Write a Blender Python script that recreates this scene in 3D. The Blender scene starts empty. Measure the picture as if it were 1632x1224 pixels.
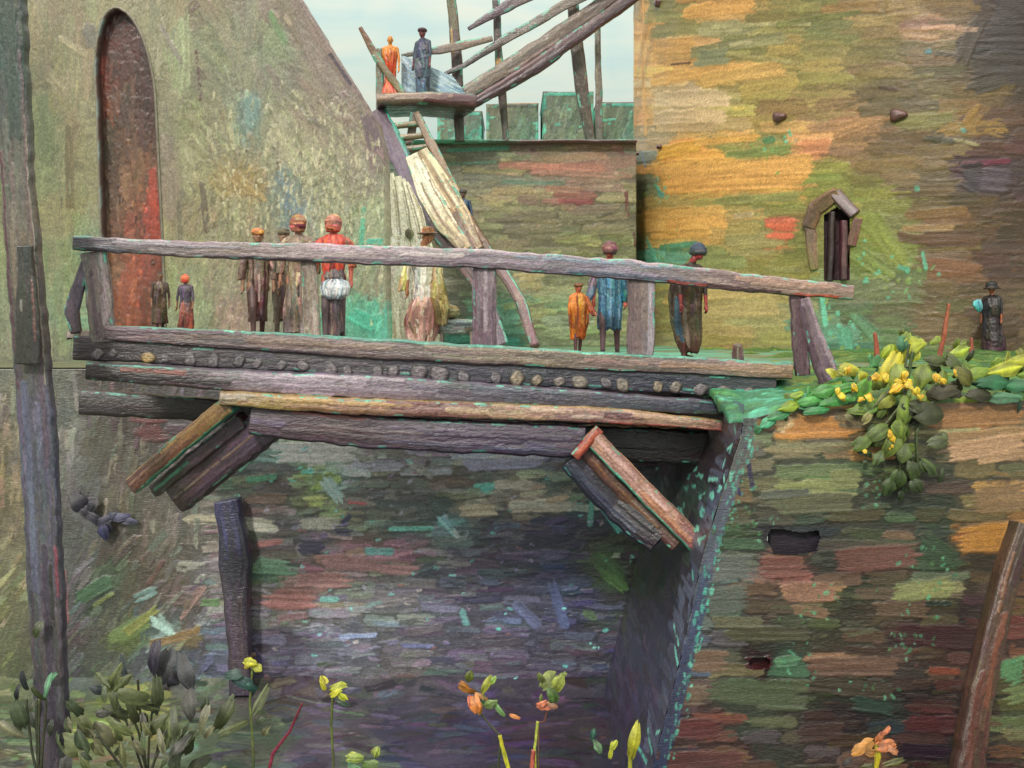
import bpy, bmesh, math, random
import numpy as np
from mathutils import Vector, Matrix
R_ = math.radians
rs = np.random.RandomState(7)
random.seed(7)

# ------------------------------------------------------------------ camera, sky, sun, exposure
SC = bpy.context.scene
F = 1760.0                      # focal length in photo pixels
HX, HY = 816.0, 500.0           # principal column, horizon row
cam_d = bpy.data.cameras.new('camera'); cam = bpy.data.objects.new('camera', cam_d)
SC.collection.objects.link(cam); SC.camera = cam
cam_d.sensor_width = 36; cam_d.lens = F/1632*36; cam_d.clip_end = 3000; cam_d.clip_start = .1
cam_d.shift_y = -(612-HY)/1632
cam.location = (0, 0, 0); cam.rotation_euler = (R_(90), 0, 0)

SUN_EL, SUN_AZ = 34, -18        # azimuth measured from straight behind the camera towards its left
W = bpy.data.worlds.new('World'); SC.world = W; W.use_nodes = True
nt = W.node_tree; nt.nodes.clear()
out = nt.nodes.new('ShaderNodeOutputWorld'); bg = nt.nodes.new('ShaderNodeBackground')
sky = nt.nodes.new('ShaderNodeTexSky'); sky.sky_type = 'NISHITA'; sky.sun_disc = False
sky.sun_elevation = R_(SUN_EL); sky.sun_rotation = R_(180-18); sky.dust_density = 3; sky.air_density = 1.2
tc = nt.nodes.new('ShaderNodeTexCoord')
mp = nt.nodes.new('ShaderNodeMapping'); mp.inputs['Rotation'].default_value = (0, R_(38), 0); mp.inputs['Scale'].default_value = (3, 8, 34)
mp2 = nt.nodes.new('ShaderNodeMapping'); mp2.inputs['Scale'].default_value = (9, 9, 12)
n1 = nt.nodes.new('ShaderNodeTexNoise'); n1.inputs['Scale'].default_value = 1.6; n1.inputs['Detail'].default_value = 5
n2 = nt.nodes.new('ShaderNodeTexNoise'); n2.inputs['Scale'].default_value = 1.0; n2.inputs['Detail'].default_value = 3; n2.inputs['Distortion'].default_value = 1.2
r1 = nt.nodes.new('ShaderNodeValToRGB'); r1.color_ramp.elements[0].position = .38; r1.color_ramp.elements[1].position = .62
r1.color_ramp.elements[0].color = (4.1, 5.2, 4.7, 1); r1.color_ramp.elements[1].color = (5.6, 5.7, 4.6, 1)
e = r1.color_ramp.elements.new(.5); e.color = (4.8, 5.5, 4.7, 1)
ad = nt.nodes.new('ShaderNodeMath'); ad.operation = 'ADD'
ml = nt.nodes.new('ShaderNodeMath'); ml.operation = 'MULTIPLY'; ml.inputs[1].default_value = .5
mx = nt.nodes.new('ShaderNodeMixRGB'); mx.inputs[0].default_value = .9
L = nt.links.new
L(tc.outputs['Generated'], mp.inputs[0]); L(mp.outputs[0], n1.inputs['Vector'])
L(tc.outputs['Generated'], mp2.inputs[0]); L(mp2.outputs[0], n2.inputs['Vector'])
L(n1.outputs[0], ad.inputs[0]); L(n2.outputs[0], ad.inputs[1]); L(ad.outputs[0], ml.inputs[0]); L(ml.outputs[0], r1.inputs[0])
L(sky.outputs[0], mx.inputs[1]); L(r1.outputs[0], mx.inputs[2]); sx = nt.nodes.new('ShaderNodeSeparateXYZ'); L(tc.outputs['Generated'], sx.inputs[0])
gm = nt.nodes.new('ShaderNodeMapRange'); gm.inputs[1].default_value = 0; gm.inputs[2].default_value = 1; gm.inputs[3].default_value = .47; gm.inputs[4].default_value = 2.0; L(sx.outputs[2], gm.inputs[0])
gx = nt.nodes.new('ShaderNodeMixRGB'); gx.blend_type = 'MULTIPLY'; gx.inputs[0].default_value = 1; wz = nt.nodes.new('ShaderNodeMapRange'); wz.inputs[1].default_value = .25; wz.inputs[2].default_value = .6; wz.inputs[3].default_value = 0; wz.inputs[4].default_value = .9; L(sx.outputs[2], wz.inputs[0])
gw_ = nt.nodes.new('ShaderNodeMixRGB'); gw_.inputs[2].default_value = (5.3, 4.95, 4.5, 1); L(wz.outputs[0], gw_.inputs[0]); L(mx.outputs[0], gw_.inputs[1]); L(gw_.outputs[0], gx.inputs[1]); L(gm.outputs[0], gx.inputs[2]); L(gx.outputs[0], bg.inputs[0]); L(bg.outputs[0], out.inputs[0])
bg.inputs[1].default_value = .15

sd = bpy.data.lights.new('sun', 'SUN'); sd.energy = 1.6; sd.angle = R_(7); sd.color = (1, .95, .86)
so = bpy.data.objects.new('sun', sd); SC.collection.objects.link(so)
el, az = R_(SUN_EL), R_(SUN_AZ)
sdir = Vector((math.sin(az)*math.cos(el), -math.cos(az)*math.cos(el), math.sin(el)))
so.rotation_euler = sdir.to_track_quat('Z', 'Y').to_euler()
SC.view_settings.view_transform = 'Standard'; SC.view_settings.look = 'None'; SC.view_settings.gamma = 1
SC.view_settings.exposure = 0.33
KA = 1.12                       # displayed colour / base colour
SC.cycles.max_bounces = 5; SC.cycles.diffuse_bounces = 4; SC.cycles.glossy_bounces = 2

# ------------------------------------------------------------------ helpers
COL = SC.collection
def at(px, py, Y): return Vector(((px-HX)/F*Y, Y, (HY-py)/F*Y))
def hexc(s):
    if not isinstance(s, str): return np.array(s, float)
    return np.array([int(s[i:i+2], 16)/255 for i in (0, 2, 4)])
def lin(c):
    c = np.clip(c, 0, 1)
    return np.where(c <= .04045, c/12.92, ((c+.055)/1.055)**2.4)

_tab = np.random.RandomState(3).rand(256, 256)
def vn(x, y, seed=0):           # smooth value noise, 0..1
    x = np.asarray(x, float)+seed*17.13; y = np.asarray(y, float)+seed*5.71
    xi = np.floor(x).astype(int); yi = np.floor(y).astype(int); fx = x-xi; fy = y-yi
    fx = fx*fx*(3-2*fx); fy = fy*fy*(3-2*fy)
    a = _tab[yi & 255, xi & 255]; b = _tab[yi & 255, (xi+1) & 255]; c = _tab[(yi+1) & 255, xi & 255]; d = _tab[(yi+1) & 255, (xi+1) & 255]
    return (a*(1-fx)+b*fx)*(1-fy)+(c*(1-fx)+d*fx)*fy

def field(spec):
    """spec: list of (y, [(x, hex), ...]) -> f(px,py) giving colour"""
    P = []; C = []
    for y, row in spec:
        for x, c in row: P.append((x, y)); C.append(hexc(c))
    P = np.array(P, float); C = np.array(C)
    def f(x, y):
        x = np.asarray(x, float); y = np.asarray(y, float); sh = x.shape
        x = x.ravel(); y = y.ravel(); res = np.empty((x.size, 3))
        for i in range(0, x.size, 20000):
            d = (x[i:i+20000, None]-P[None, :, 0])**2+((y[i:i+20000, None]-P[None, :, 1])*1.25)**2
            w = 1/(d+150)**2.6; w /= w.sum(1, keepdims=True)
            res[i:i+20000] = w@C
        return res.reshape(sh+(3,))
    return f

class Paint:
    """a sheet of brushed colour laid on a surface: colour and relief, in metres of that surface"""
    def __init__(s, u0, u1, v0, v1, d):
        s.nu = max(3, int(math.ceil((u1-u0)/d))+1); s.nv = max(3, int(math.ceil((v1-v0)/d))+1)
        s.u = np.linspace(u0, u1, s.nu); s.v = np.linspace(v0, v1, s.nv)
        s.u0, s.v0 = u0, v0; s.du = (u1-u0)/(s.nu-1); s.dv = (v1-v0)/(s.nv-1)
        s.c = np.full((s.nv, s.nu, 3), .5); s.h = np.zeros((s.nv, s.nu))
    def stroke(s, ua, va, ub, vb, w, c, amp, dry=.35, curve=0, load=.9, mix=.12, bw=None):
        Ls = math.hypot(ub-ua, vb-va)
        if Ls < 1e-6: return
        dx, dy = (ub-ua)/Ls, (vb-va)/Ls; m = w*.7+abs(curve)+.12*w
        i0 = int((min(ua, ub)-m-s.u0)/s.du); i1 = int((max(ua, ub)+m-s.u0)/s.du)+2
        j0 = int((min(va, vb)-m-s.v0)/s.dv); j1 = int((max(va, vb)+m-s.v0)/s.dv)+2
        i0 = max(i0, 0); j0 = max(j0, 0); i1 = min(i1, s.nu); j1 = min(j1, s.nv)
        if i1-i0 < 1 or j1-j0 < 1: return
        x = s.u[None, i0:i1]-ua; y = s.v[j0:j1, None]-va
        a = (x*dx+y*dy)/Ls; t = (-x*dy+y*dx)
        t = t-curve*4*a*(1-a); t = t/(w/2)
        sd_ = rs.randint(1000)
        nb = (w/(bw or s.du*2.6))
        br = vn(t*nb/2+sd_, a*Ls/w*.35+sd_*1.3)          # bristles run along the stroke
        fine = vn(t*nb/1.2+sd_, a*Ls/w*1.2+9, 3)
        rag = (br-.5)*w/Ls*.55
        wob = (vn(a*Ls/w*1.4+sd_, sd_*.7, 5)-.5)*.35
        rag = rag-(w/Ls)*.22*t*t+(fine-.5)*w/Ls*.35
        ends = np.clip((a+rag+.02)*Ls/(w*.12), 0, 1)*np.clip((1-a+rag+.02)*Ls/(w*.12), 0, 1)
        side = np.clip((1+wob-np.abs(t))*4, 0, 1)
        dr = np.clip((br*.6+fine*.55-dry*(.35+.65*np.clip(a, 0, 1)))*7, 0, 1)
        al = np.clip(ends*side*dr, 0, 1)*load
        cc = hexc(c)*(1-mix)+mix*s.c[j0:j1, i0:i1].mean((0, 1))
        colr = cc[None, None]*(1+(br[..., None]-.5)*.22+(fine[..., None]-.5)*.10)
        A = al[..., None]; s.c[j0:j1, i0:i1] = s.c[j0:j1, i0:i1]*(1-A)+colr*A
        edge = np.exp(-((np.abs(t)-.86)/.14)**2)*.8
        hn = amp*(.35+br*.9+fine*.35+edge)
        s.h[j0:j1, i0:i1] = s.h[j0:j1, i0:i1]*(1-al*.75)+hn*al

class Wall:
    """a painted upright surface; plane at depth Y (optionally round tower)"""
    def __init__(s, x0, x1, y0, y1, Y, tex=1.7):
        s.Y = Y; s.k = Y/F
        s.P = Paint(s.X(x0), s.X(x1), s.Z(y1), s.Z(y0), tex*s.k); s.box = (x0, x1, y0, y1)
    def X(s, px): return (px-HX)*s.k
    def Z(s, py): return (HY-py)*s.k
    def uv(s, px, py): return s.X(px), s.Z(py)
    def px(s, u, v): return u/s.k+HX, HY-v/s.k
    def pos(s):
        U, V = np.meshgrid(s.P.u, s.P.v); return np.stack([U, np.full_like(U, s.Y), V], -1)
    def base(s, fld, blotch=.10, sc=26):
        U, V = np.meshgrid(s.P.u, s.P.v); px, py = s.px(U, V)
        j = (vn(px/sc, py/sc, 1)-.5)*sc*1.6; k = (vn(px/sc, py/sc, 2)-.5)*sc*1.2
        c = fld(px+j, py+k); b = vn(px/14, py/6, 4)-.5; b2 = vn(px/4, py/3, 6)-.5
        s.P.c = c*(1+b[..., None]*blotch*2+b2[..., None]*blotch); s.P.h += s.k*.4*vn(px/3, py/3, 9); s.f = fld
    def st(s, xa, ya, xb, yb, w, c, amp=.55, **kw):
        ua, va = s.uv(xa, ya); ub, vb = s.uv(xb, yb)
        if 'curve' in kw: kw['curve'] *= s.k
        s.P.stroke(ua, va, ub, vb, w*s.k, c, amp*s.k, **kw)
    def auto(s, n, ln, w, ang, jit=.07, box=None, amp=.5, dry=.4, hue=.03, load=.85, keep=None):
        x0, x1, y0, y1 = box or s.box
        for _ in range(n):
            x = rs.uniform(x0, x1); y = rs.uniform(y0, y1)
            if keep and not keep(x, y): continue
            c = s.f(np.array([x]), np.array([y]))[0]
            c = c*(1+rs.normal()*jit)+rs.normal(size=3)*hue*.5
            a = R_((ang(x, y) if callable(ang) else ang)+rs.normal()*6); l = rs.uniform(*ln)/2; ww = rs.uniform(*w)
            if rs.rand() < .5: a += math.pi
            s.st(x-math.cos(a)*l, y+math.sin(a)*l, x+math.cos(a)*l, y-math.sin(a)*l, ww, np.clip(c, .03, 1), amp*rs.uniform(.6, 1.3), dry=dry*rs.uniform(.6, 1.4), load=load, curve=rs.normal()*ww*.08)

def courses(w, x0, x1, y0, y1, h, ln, tilt=0., jit=.08, hue=.03, skip=.12, amp=.5, dry=.12, dark=.8):
    w.P.c = w.P.c*dark
    y = y0
    while y < y1:
        x = x0-rs.uniform(0, ln[1])
        while x < x1:
            l = rs.uniform(*ln)
            if rs.rand() > skip:
                yy = y+tilt*(x-x0)+rs.normal()*h*.16; c = w.f(np.array([x+l/2]), np.array([yy]))[0]
                c = c*(1+rs.normal()*jit)+rs.normal(size=3)*hue*.5
                w.st(x, yy, x+l*.92, yy+tilt*l+rs.normal()*1.5, h*rs.uniform(.7, 1.05), np.clip(c, .03, 1), amp*rs.uniform(.6, 1.4), dry=dry*rs.uniform(.3, 2.4), load=.95, mix=.03, curve=rs.normal()*h*.06)
            x += l*rs.uniform(.92, 1.08)
        y += h*rs.uniform(.8, 1.05)

class Round(Wall):
    def __init__(s, cx, cy, R, u0, u1, z0, z1, tex, kk):
        s.cx, s.cy, s.R = cx, cy, R; s.k = kk; s.P = Paint(u0, u1, z0, z1, tex)
        s.ph0 = math.atan2(-cx, -cy)     # direction from the axis to the camera
    def uv(s, px, py):
        dx, dy, dz = (px-HX)/F, 1., (HY-py)/F
        a = dx*dx+dy*dy; b = -2*(dx*s.cx+dy*s.cy); c = s.cx**2+s.cy**2-s.R**2
        D = max(b*b-4*a*c, 0); t = (-b-math.sqrt(D))/(2*a)
        x, y = dx*t-s.cx, dy*t-s.cy
        ph = math.atan2(x, y); d = (s.ph0-ph+math.pi) % (2*math.pi)-math.pi
        return d*s.R, dz*t
    def p3(s, u, v, R=None):
        R = R or s.R; ph = s.ph0-u/R*(R/s.R); ph = s.ph0-u/s.R
        return np.stack([s.cx+R*np.sin(ph), s.cy+R*np.cos(ph), v], -1)
    def px(s, u, v):
        p = s.p3(np.asarray(u), np.asarray(v)); return p[..., 0]/p[..., 1]*F+HX, HY-p[..., 2]/p[..., 1]*F
    def pos(s):
        U, V = np.meshgrid(s.P.u, s.P.v); return s.p3(U, V)

def mesh_obj(name, verts, faces, cols, mat, parent=None, smooth=True):
    """verts Nx3, faces Mx4 (or list), cols Nx3 sRGB"""
    me = bpy.data.meshes.new(name)
    if isinstance(faces, np.ndarray):
        n, m = len(verts), len(faces); k = faces.shape[1]
        me.vertices.add(n); me.vertices.foreach_set('co', np.asarray(verts, np.float32).ravel())
        me.loops.add(m*k); me.loops.foreach_set('vertex_index', faces.astype(np.int32).ravel())
        me.polygons.add(m); me.polygons.foreach_set('loop_start', np.arange(0, m*k, k, dtype=np.int32))
        me.polygons.foreach_set('loop_total', np.full(m, k, np.int32)); me.update(calc_edges=True)
    else:
        me.from_pydata([tuple(v) for v in verts], [], faces)
    at_ = me.color_attributes.new('Col', 'FLOAT_COLOR', 'POINT')
    cols = np.asarray(cols, float)*(1+np.random.RandomState(len(verts)).normal(size=(len(verts), 1))*.07)
    cl = np.ones((len(verts), 4), np.float32); cl[:, :3] = lin(np.asarray(cols))/KA
    at_.data.foreach_set('color', cl.ravel())
    me.polygons.foreach_set('use_smooth', np.full(len(me.polygons), smooth)); me.materials.append(mat); me.update()
    o = bpy.data.objects.new(name, me); COL.objects.link(o)
    if parent: o.parent = parent
    return o

def grid_obj(name, pos, P, mat, parent=None, back=None, flip=False, closed=False, cut=None, relief=1., sign=None):
    """pos (nv,nu,3); displaced along its normal by the relief; back = vector: gives the sheet thickness"""
    gu = np.gradient(pos, axis=1); gv = np.gradient(pos, axis=0); N = np.cross(gu, gv)
    ln = np.linalg.norm(N, axis=-1, keepdims=True); N = N/np.maximum(ln, 1e-9)
    if flip: N = -N
    h = P.h[..., None]*relief
    pos = pos+N*h; c = P.c
    if back is not None:
        b = np.asarray(back, float)
        pos = np.pad(pos, ((1, 1), (1, 1), (0, 0)), 'edge'); c = np.pad(c, ((1, 1), (1, 1), (0, 0)), 'edge')
        for sl in ((0,), (-1,)): pos[sl[0]] += b
        pos[1:-1, 0] += b; pos[1:-1, -1] += b
    nv, nu = pos.shape[:2]
    idx = np.arange(nv*nu).reshape(nv, nu)
    if closed: idx = np.concatenate([idx, idx[:, :1]], 1)
    a = idx[:-1, :-1].ravel(); b_ = idx[:-1, 1:].ravel(); c_ = idx[1:, 1:].ravel(); d = idx[1:, :-1].ravel()
    Fc = np.stack([a, d, c_, b_] if flip else [a, b_, c_, d], 1)
    V = pos.reshape(-1, 3)
    if cut is not None:
        kp = ~cut(V[Fc].mean(1)); Fc = Fc[kp]
    return mesh_obj(name, V, Fc, c.reshape(-1, 3), mat, parent)

def material(name, rough=.5, bump=.25, sc=30, stretch=(1, 1, 1), var=.18, spec=.5, coat=.1):
    m = bpy.data.materials.new(name); m.use_nodes = True; t = m.node_tree; b = t.nodes['Principled BSDF']; Lk = t.links.new
    at_ = t.nodes.new('ShaderNodeAttribute'); at_.attribute_name = 'Col'
    co = t.nodes.new('ShaderNodeTexCoord'); mp_ = t.nodes.new('ShaderNodeMapping'); mp_.inputs['Scale'].default_value = stretch
    n = t.nodes.new('ShaderNodeTexNoise'); n.inputs['Scale'].default_value = sc; n.inputs['Detail'].default_value = 6; n.inputs['Roughness'].default_value = .65
    Lk(co.outputs['Object'], mp_.inputs[0]); Lk(mp_.outputs[0], n.inputs['Vector'])
    mr = t.nodes.new('ShaderNodeMapRange'); mr.inputs[1].default_value = .3; mr.inputs[2].default_value = .7; mr.inputs[3].default_value = 1-var; mr.inputs[4].default_value = 1+var
    Lk(n.outputs[0], mr.inputs[0])
    mu = t.nodes.new('ShaderNodeMixRGB'); mu.blend_type = 'MULTIPLY'; mu.inputs[0].default_value = 1
    Lk(at_.outputs['Color'], mu.inputs[1]); Lk(mr.outputs[0], mu.inputs[2]); Lk(mu.outputs[0], b.inputs['Base Color'])
    n3 = t.nodes.new('ShaderNodeTexNoise'); n3.inputs['Scale'].default_value = 1.1; n3.inputs['Detail'].default_value = 2
    Lk(co.outputs['Object'], n3.inputs['Vector'])
    r = t.nodes.new('ShaderNodeMapRange'); r.inputs[1].default_value = .3; r.inputs[2].default_value = .7; r.inputs[3].default_value = rough-.13; r.inputs[4].default_value = rough+.15
    Lk(n3.outputs[0], r.inputs[0]); Lk(r.outputs[0], b.inputs['Roughness'])
    bp = t.nodes.new('ShaderNodeBump'); bp.inputs['Strength'].default_value = bump; bp.inputs['Distance'].default_value = .02
    Lk(n.outputs[0], bp.inputs['Height']); Lk(bp.outputs[0], b.inputs['Normal'])
    b.inputs['Specular IOR Level'].default_value = spec
    b.inputs['Coat Weight'].default_value = coat; b.inputs['Coat Roughness'].default_value = .16; Lk(bp.outputs[0], b.inputs['Coat Normal'])
    return m
M = dict(
    plaster=material('brushed_plaster', .42, .45, 34, (1.2, 1, .4), .26, .6, .25),
    stone=material('brushed_stone', .48, .5, 26, (.3, .3, 1.5), .2),
    stone_dark=material('brushed_ditch_stone', .38, .5, 38, (.3, .3, 1.2), .28, .7, .3),
    timber=material('brushed_timber', .34, .7, 34, (.3, 1, 1.2), .35, .8, .6),
    timber_up=material('brushed_upright_timber', .34, .6, 34, (1.2, 1, .3), .35, .8),
    timber_slant=material('brushed_slanting_timber', .36, .5, 34, (.7, 1, .7), .3, .8),
    cloth=material('brushed_cloth', .42, .4, 60, (1, 1, .25), .2),
    skin=material('brushed_skin', .5, .3, 50, (1, 1, 1), .12),
    leaf=material('brushed_leaf', .45, .4, 40, (1, 1, 1), .2),
    earth=material('brushed_earth', .55, .5, 18, (.5, 1, 1), .22))

def tag(o, label=None, cat=None, group=None, kind=None):
    if label: o['label'] = label
    if cat: o['category'] = cat
    if group: o['group'] = group
    if kind: o['kind'] = kind
    return o
def empty(name, loc=(0, 0, 0)):
    o = bpy.data.objects.new(name, None); o.location = loc; o.empty_display_size = .3; COL.objects.link(o); return o
def part_at(o, root):
    """keep world position of a mesh built in world coordinates under an Empty"""
    o.parent = root; o.matrix_parent_inverse = Matrix.Translation(-Vector(root.location)); return o
TQ = ['4fb09a', '5cc0a4', '3f9a86', '6cc8ae']

def beam(name, pts, w, h, face, mat=None, parent=None, tex=None, accents=(), top=None, under=None, amp=.5, up=None, rag=1., end=None, n=1., roundness=.22):
    """a timber along a polyline pts (3D). w,h: widths across (front height h, depth w), may be lists. face: list of colours from start to end"""
    pts = [Vector(p) for p in pts]; seg = [0]
    for a, b in zip(pts, pts[1:]): seg.append(seg[-1]+(b-a).length)
    Lt = seg[-1]; Ym = sum(p.y for p in pts)/len(pts); k = Ym/F; d = (tex or 1.7)*k
    hs = h if isinstance(h, (list, tuple)) else [h]*len(pts); hm = sum(hs)/len(hs)
    per = 2*(w+hm); nc = max(10, int(per/d)); nl = max(4, int(Lt/d))
    P = Paint(0, Lt, 0, per, d); P = Paint(0, Lt, 0, per, max(Lt/nl, 1e-3) if False else d)
    t = P.u; cen = np.stack([np.interp(t, seg, [p[i] for p in pts]) for i in range(3)], -1)
    # smooth the centreline a little
    hh = np.interp(t, seg, hs)
    sdn = rs.randint(500)
    T = np.gradient(cen, axis=0); T /= np.linalg.norm(T, axis=1, keepdims=True)
    Yv = np.array([0, 1., 0]) if up is None else np.array(up, float)
    S = np.cross(Yv, T); S /= np.linalg.norm(S, axis=1, keepdims=True)      # in the picture-facing plane, across the beam
    if abs(T[0][0]) > .35 and S[0][2] < 0: S = -S
    if abs(T[0][0]) <= .35 and S[0][0] < 0: S = -S
    Dp = np.cross(T, S); Dp /= np.linalg.norm(Dp, axis=1, keepdims=True)
    if Dp[0][1] > 0: Dp = -Dp                                              # towards the camera
    fcol = [hexc(c) for c in face]; fx = np.linspace(0, Lt, len(fcol))
    def fc(u): return np.stack([np.interp(u, fx, [c[i] for c in fcol]) for i in range(3)], -1)
    tops = hexc(top) if top is not None else None; und = hexc(under) if under is not None else None
    P.c[:] = fc(P.u)[None]
    # perimeter: 0..hm front (low to high), hm..hm+w top, then back, then underside
    v = P.v
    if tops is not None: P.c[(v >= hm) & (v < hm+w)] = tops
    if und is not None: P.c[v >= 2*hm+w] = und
    P.c *= (1+(vn(P.u[None]/(9*k), v[:, None]/(3*k), sdn)[..., None]-.5)*.22)
    for _ in range(int(n*(8+Lt*per/(40*k*9*k)*1.2))):
        u = rs.uniform(0, Lt); vv = rs.uniform(0, per)
        c = fc(np.array([u]))[0]
        if hm <= vv < hm+w and tops is not None: c = tops
        if vv > 2*hm+w and und is not None: c = und
        c = np.clip(c*(1+rs.normal()*.11)+rs.normal(size=3)*.018, .03, 1); l = rs.uniform(12, 45)*k
        P.stroke(u-l, vv, u+l, vv+rs.normal()*k*1.2, rs.uniform(4, 11)*k, c, amp*k*.6, dry=.5)
    for (f0, f1, v0, c, wd) in accents:          # fractions along, fraction up the front face, colour, width px
        P.stroke(f0*Lt, v0*hm, f1*Lt, v0*hm, wd*k, c, amp*k*1.2, dry=.3)
    if parent is not None and parent.name.startswith(('footbridge', 'timber_stair')):
        for _ in range(int(Lt/(24*k))):
            u = rs.uniform(0, Lt); e_ = rs.choice([.03, .97, hm and .99]); l = rs.uniform(2, 12)*k; P.stroke(u-l, e_*hm, u+l, e_*hm+rs.normal()*k, rs.uniform(3, 7)*k, rs.choice(TQ), amp*k*.6, dry=.5)
    th = v/per; nvv = P.nv
    # cross-section of a rounded rectangle
    cs = []
    for q in v[:-1] if False else v:
        if q < hm: a_, b_ = 1, (q/hm)*2-1
        elif q < hm+w: a_, b_ = 1-2*(q-hm)/w, 1
        elif q < 2*hm+w: a_, b_ = -1, 1-2*(q-hm-w)/hm
        else: a_, b_ = -1+2*(q-2*hm-w)/w, -1
        cs.append((a_, b_))
    cs = np.array(cs); rr = np.maximum(1e-6, (np.abs(cs[:, 0])**8+np.abs(cs[:, 1])**8)**(1/8)); cs = cs/rr[:, None]
    rnd = np.linalg.norm(cs, axis=1, keepdims=True); cs = cs*(1-roundness*(rnd-1))
    wob = rag*k*1.5*(vn(t/(30*k), 0*t+sdn)-.5); wh = 1+rag*.12*(vn(t/(16*k), 0*t+sdn+7)-.5)
    cen = cen+S*wob[:, None]
    pos = cen[None]+Dp[None]*(cs[:, 0, None, None]*w/2)+S[None]*(cs[:, 1, None, None]*(hh*wh/2)[None, :, None])
    N = Dp[None]*cs[:, 0, None, None]+S[None]*cs[:, 1, None, None]; N /= np.linalg.norm(N, axis=-1, keepdims=True)
    pos = pos+N*P.h[..., None]; pos[-1] = pos[0]
    nv, nu = pos.shape[:2]; idx = np.arange(nv*nu).reshape(nv, nu)
    a = idx[:-1, :-1].ravel(); b = idx[:-1, 1:].ravel(); c = idx[1:, 1:].ravel(); dd = idx[1:, :-1].ravel()
    V = pos.reshape(-1, 3); Cc = P.c.reshape(-1, 3)
    e0 = cen[0]-T[0]*hm*.04; e1 = cen[-1]+T[-1]*hm*.04
    V = np.vstack([V, e0, e1]); ec = hexc(end) if end is not None else P.c[:, 0].mean(0)*.95
    Cc = np.vstack([Cc, ec, ec if end is not None else P.c[:, -1].mean(0)*.95]); n0 = len(V)-2
    Fq = np.stack([a, b, c, dd], 1)
    caps = [np.stack([idx[:-1, 0], idx[1:, 0], np.full(nv-1, n0), np.full(nv-1, n0)], 1)]
    q = np.stack([idx[:-1, -1], idx[1:, -1]], 1)
    faces = [tuple(f) for f in Fq.tolist()]+[(int(i), int(j), n0) for i, j in zip(idx[:-1, 0], idx[1:, 0])]+[(int(j), int(i), n0+1) for i, j in q]
    T_ = pts[-1]-pts[0]; T_.normalize(); o = mesh_obj(name, V, faces, Cc, mat or (M['timber'] if abs(T_.x) > .85 else M['timber_up'] if abs(T_.z) > .85 else M['timber_slant']))
    bm = bmesh.new(); bm.from_mesh(o.data); bmesh.ops.recalc_face_normals(bm, faces=bm.faces); bm.to_mesh(o.data); bm.free()
    if parent: part_at(o, parent)
    return o

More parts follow.
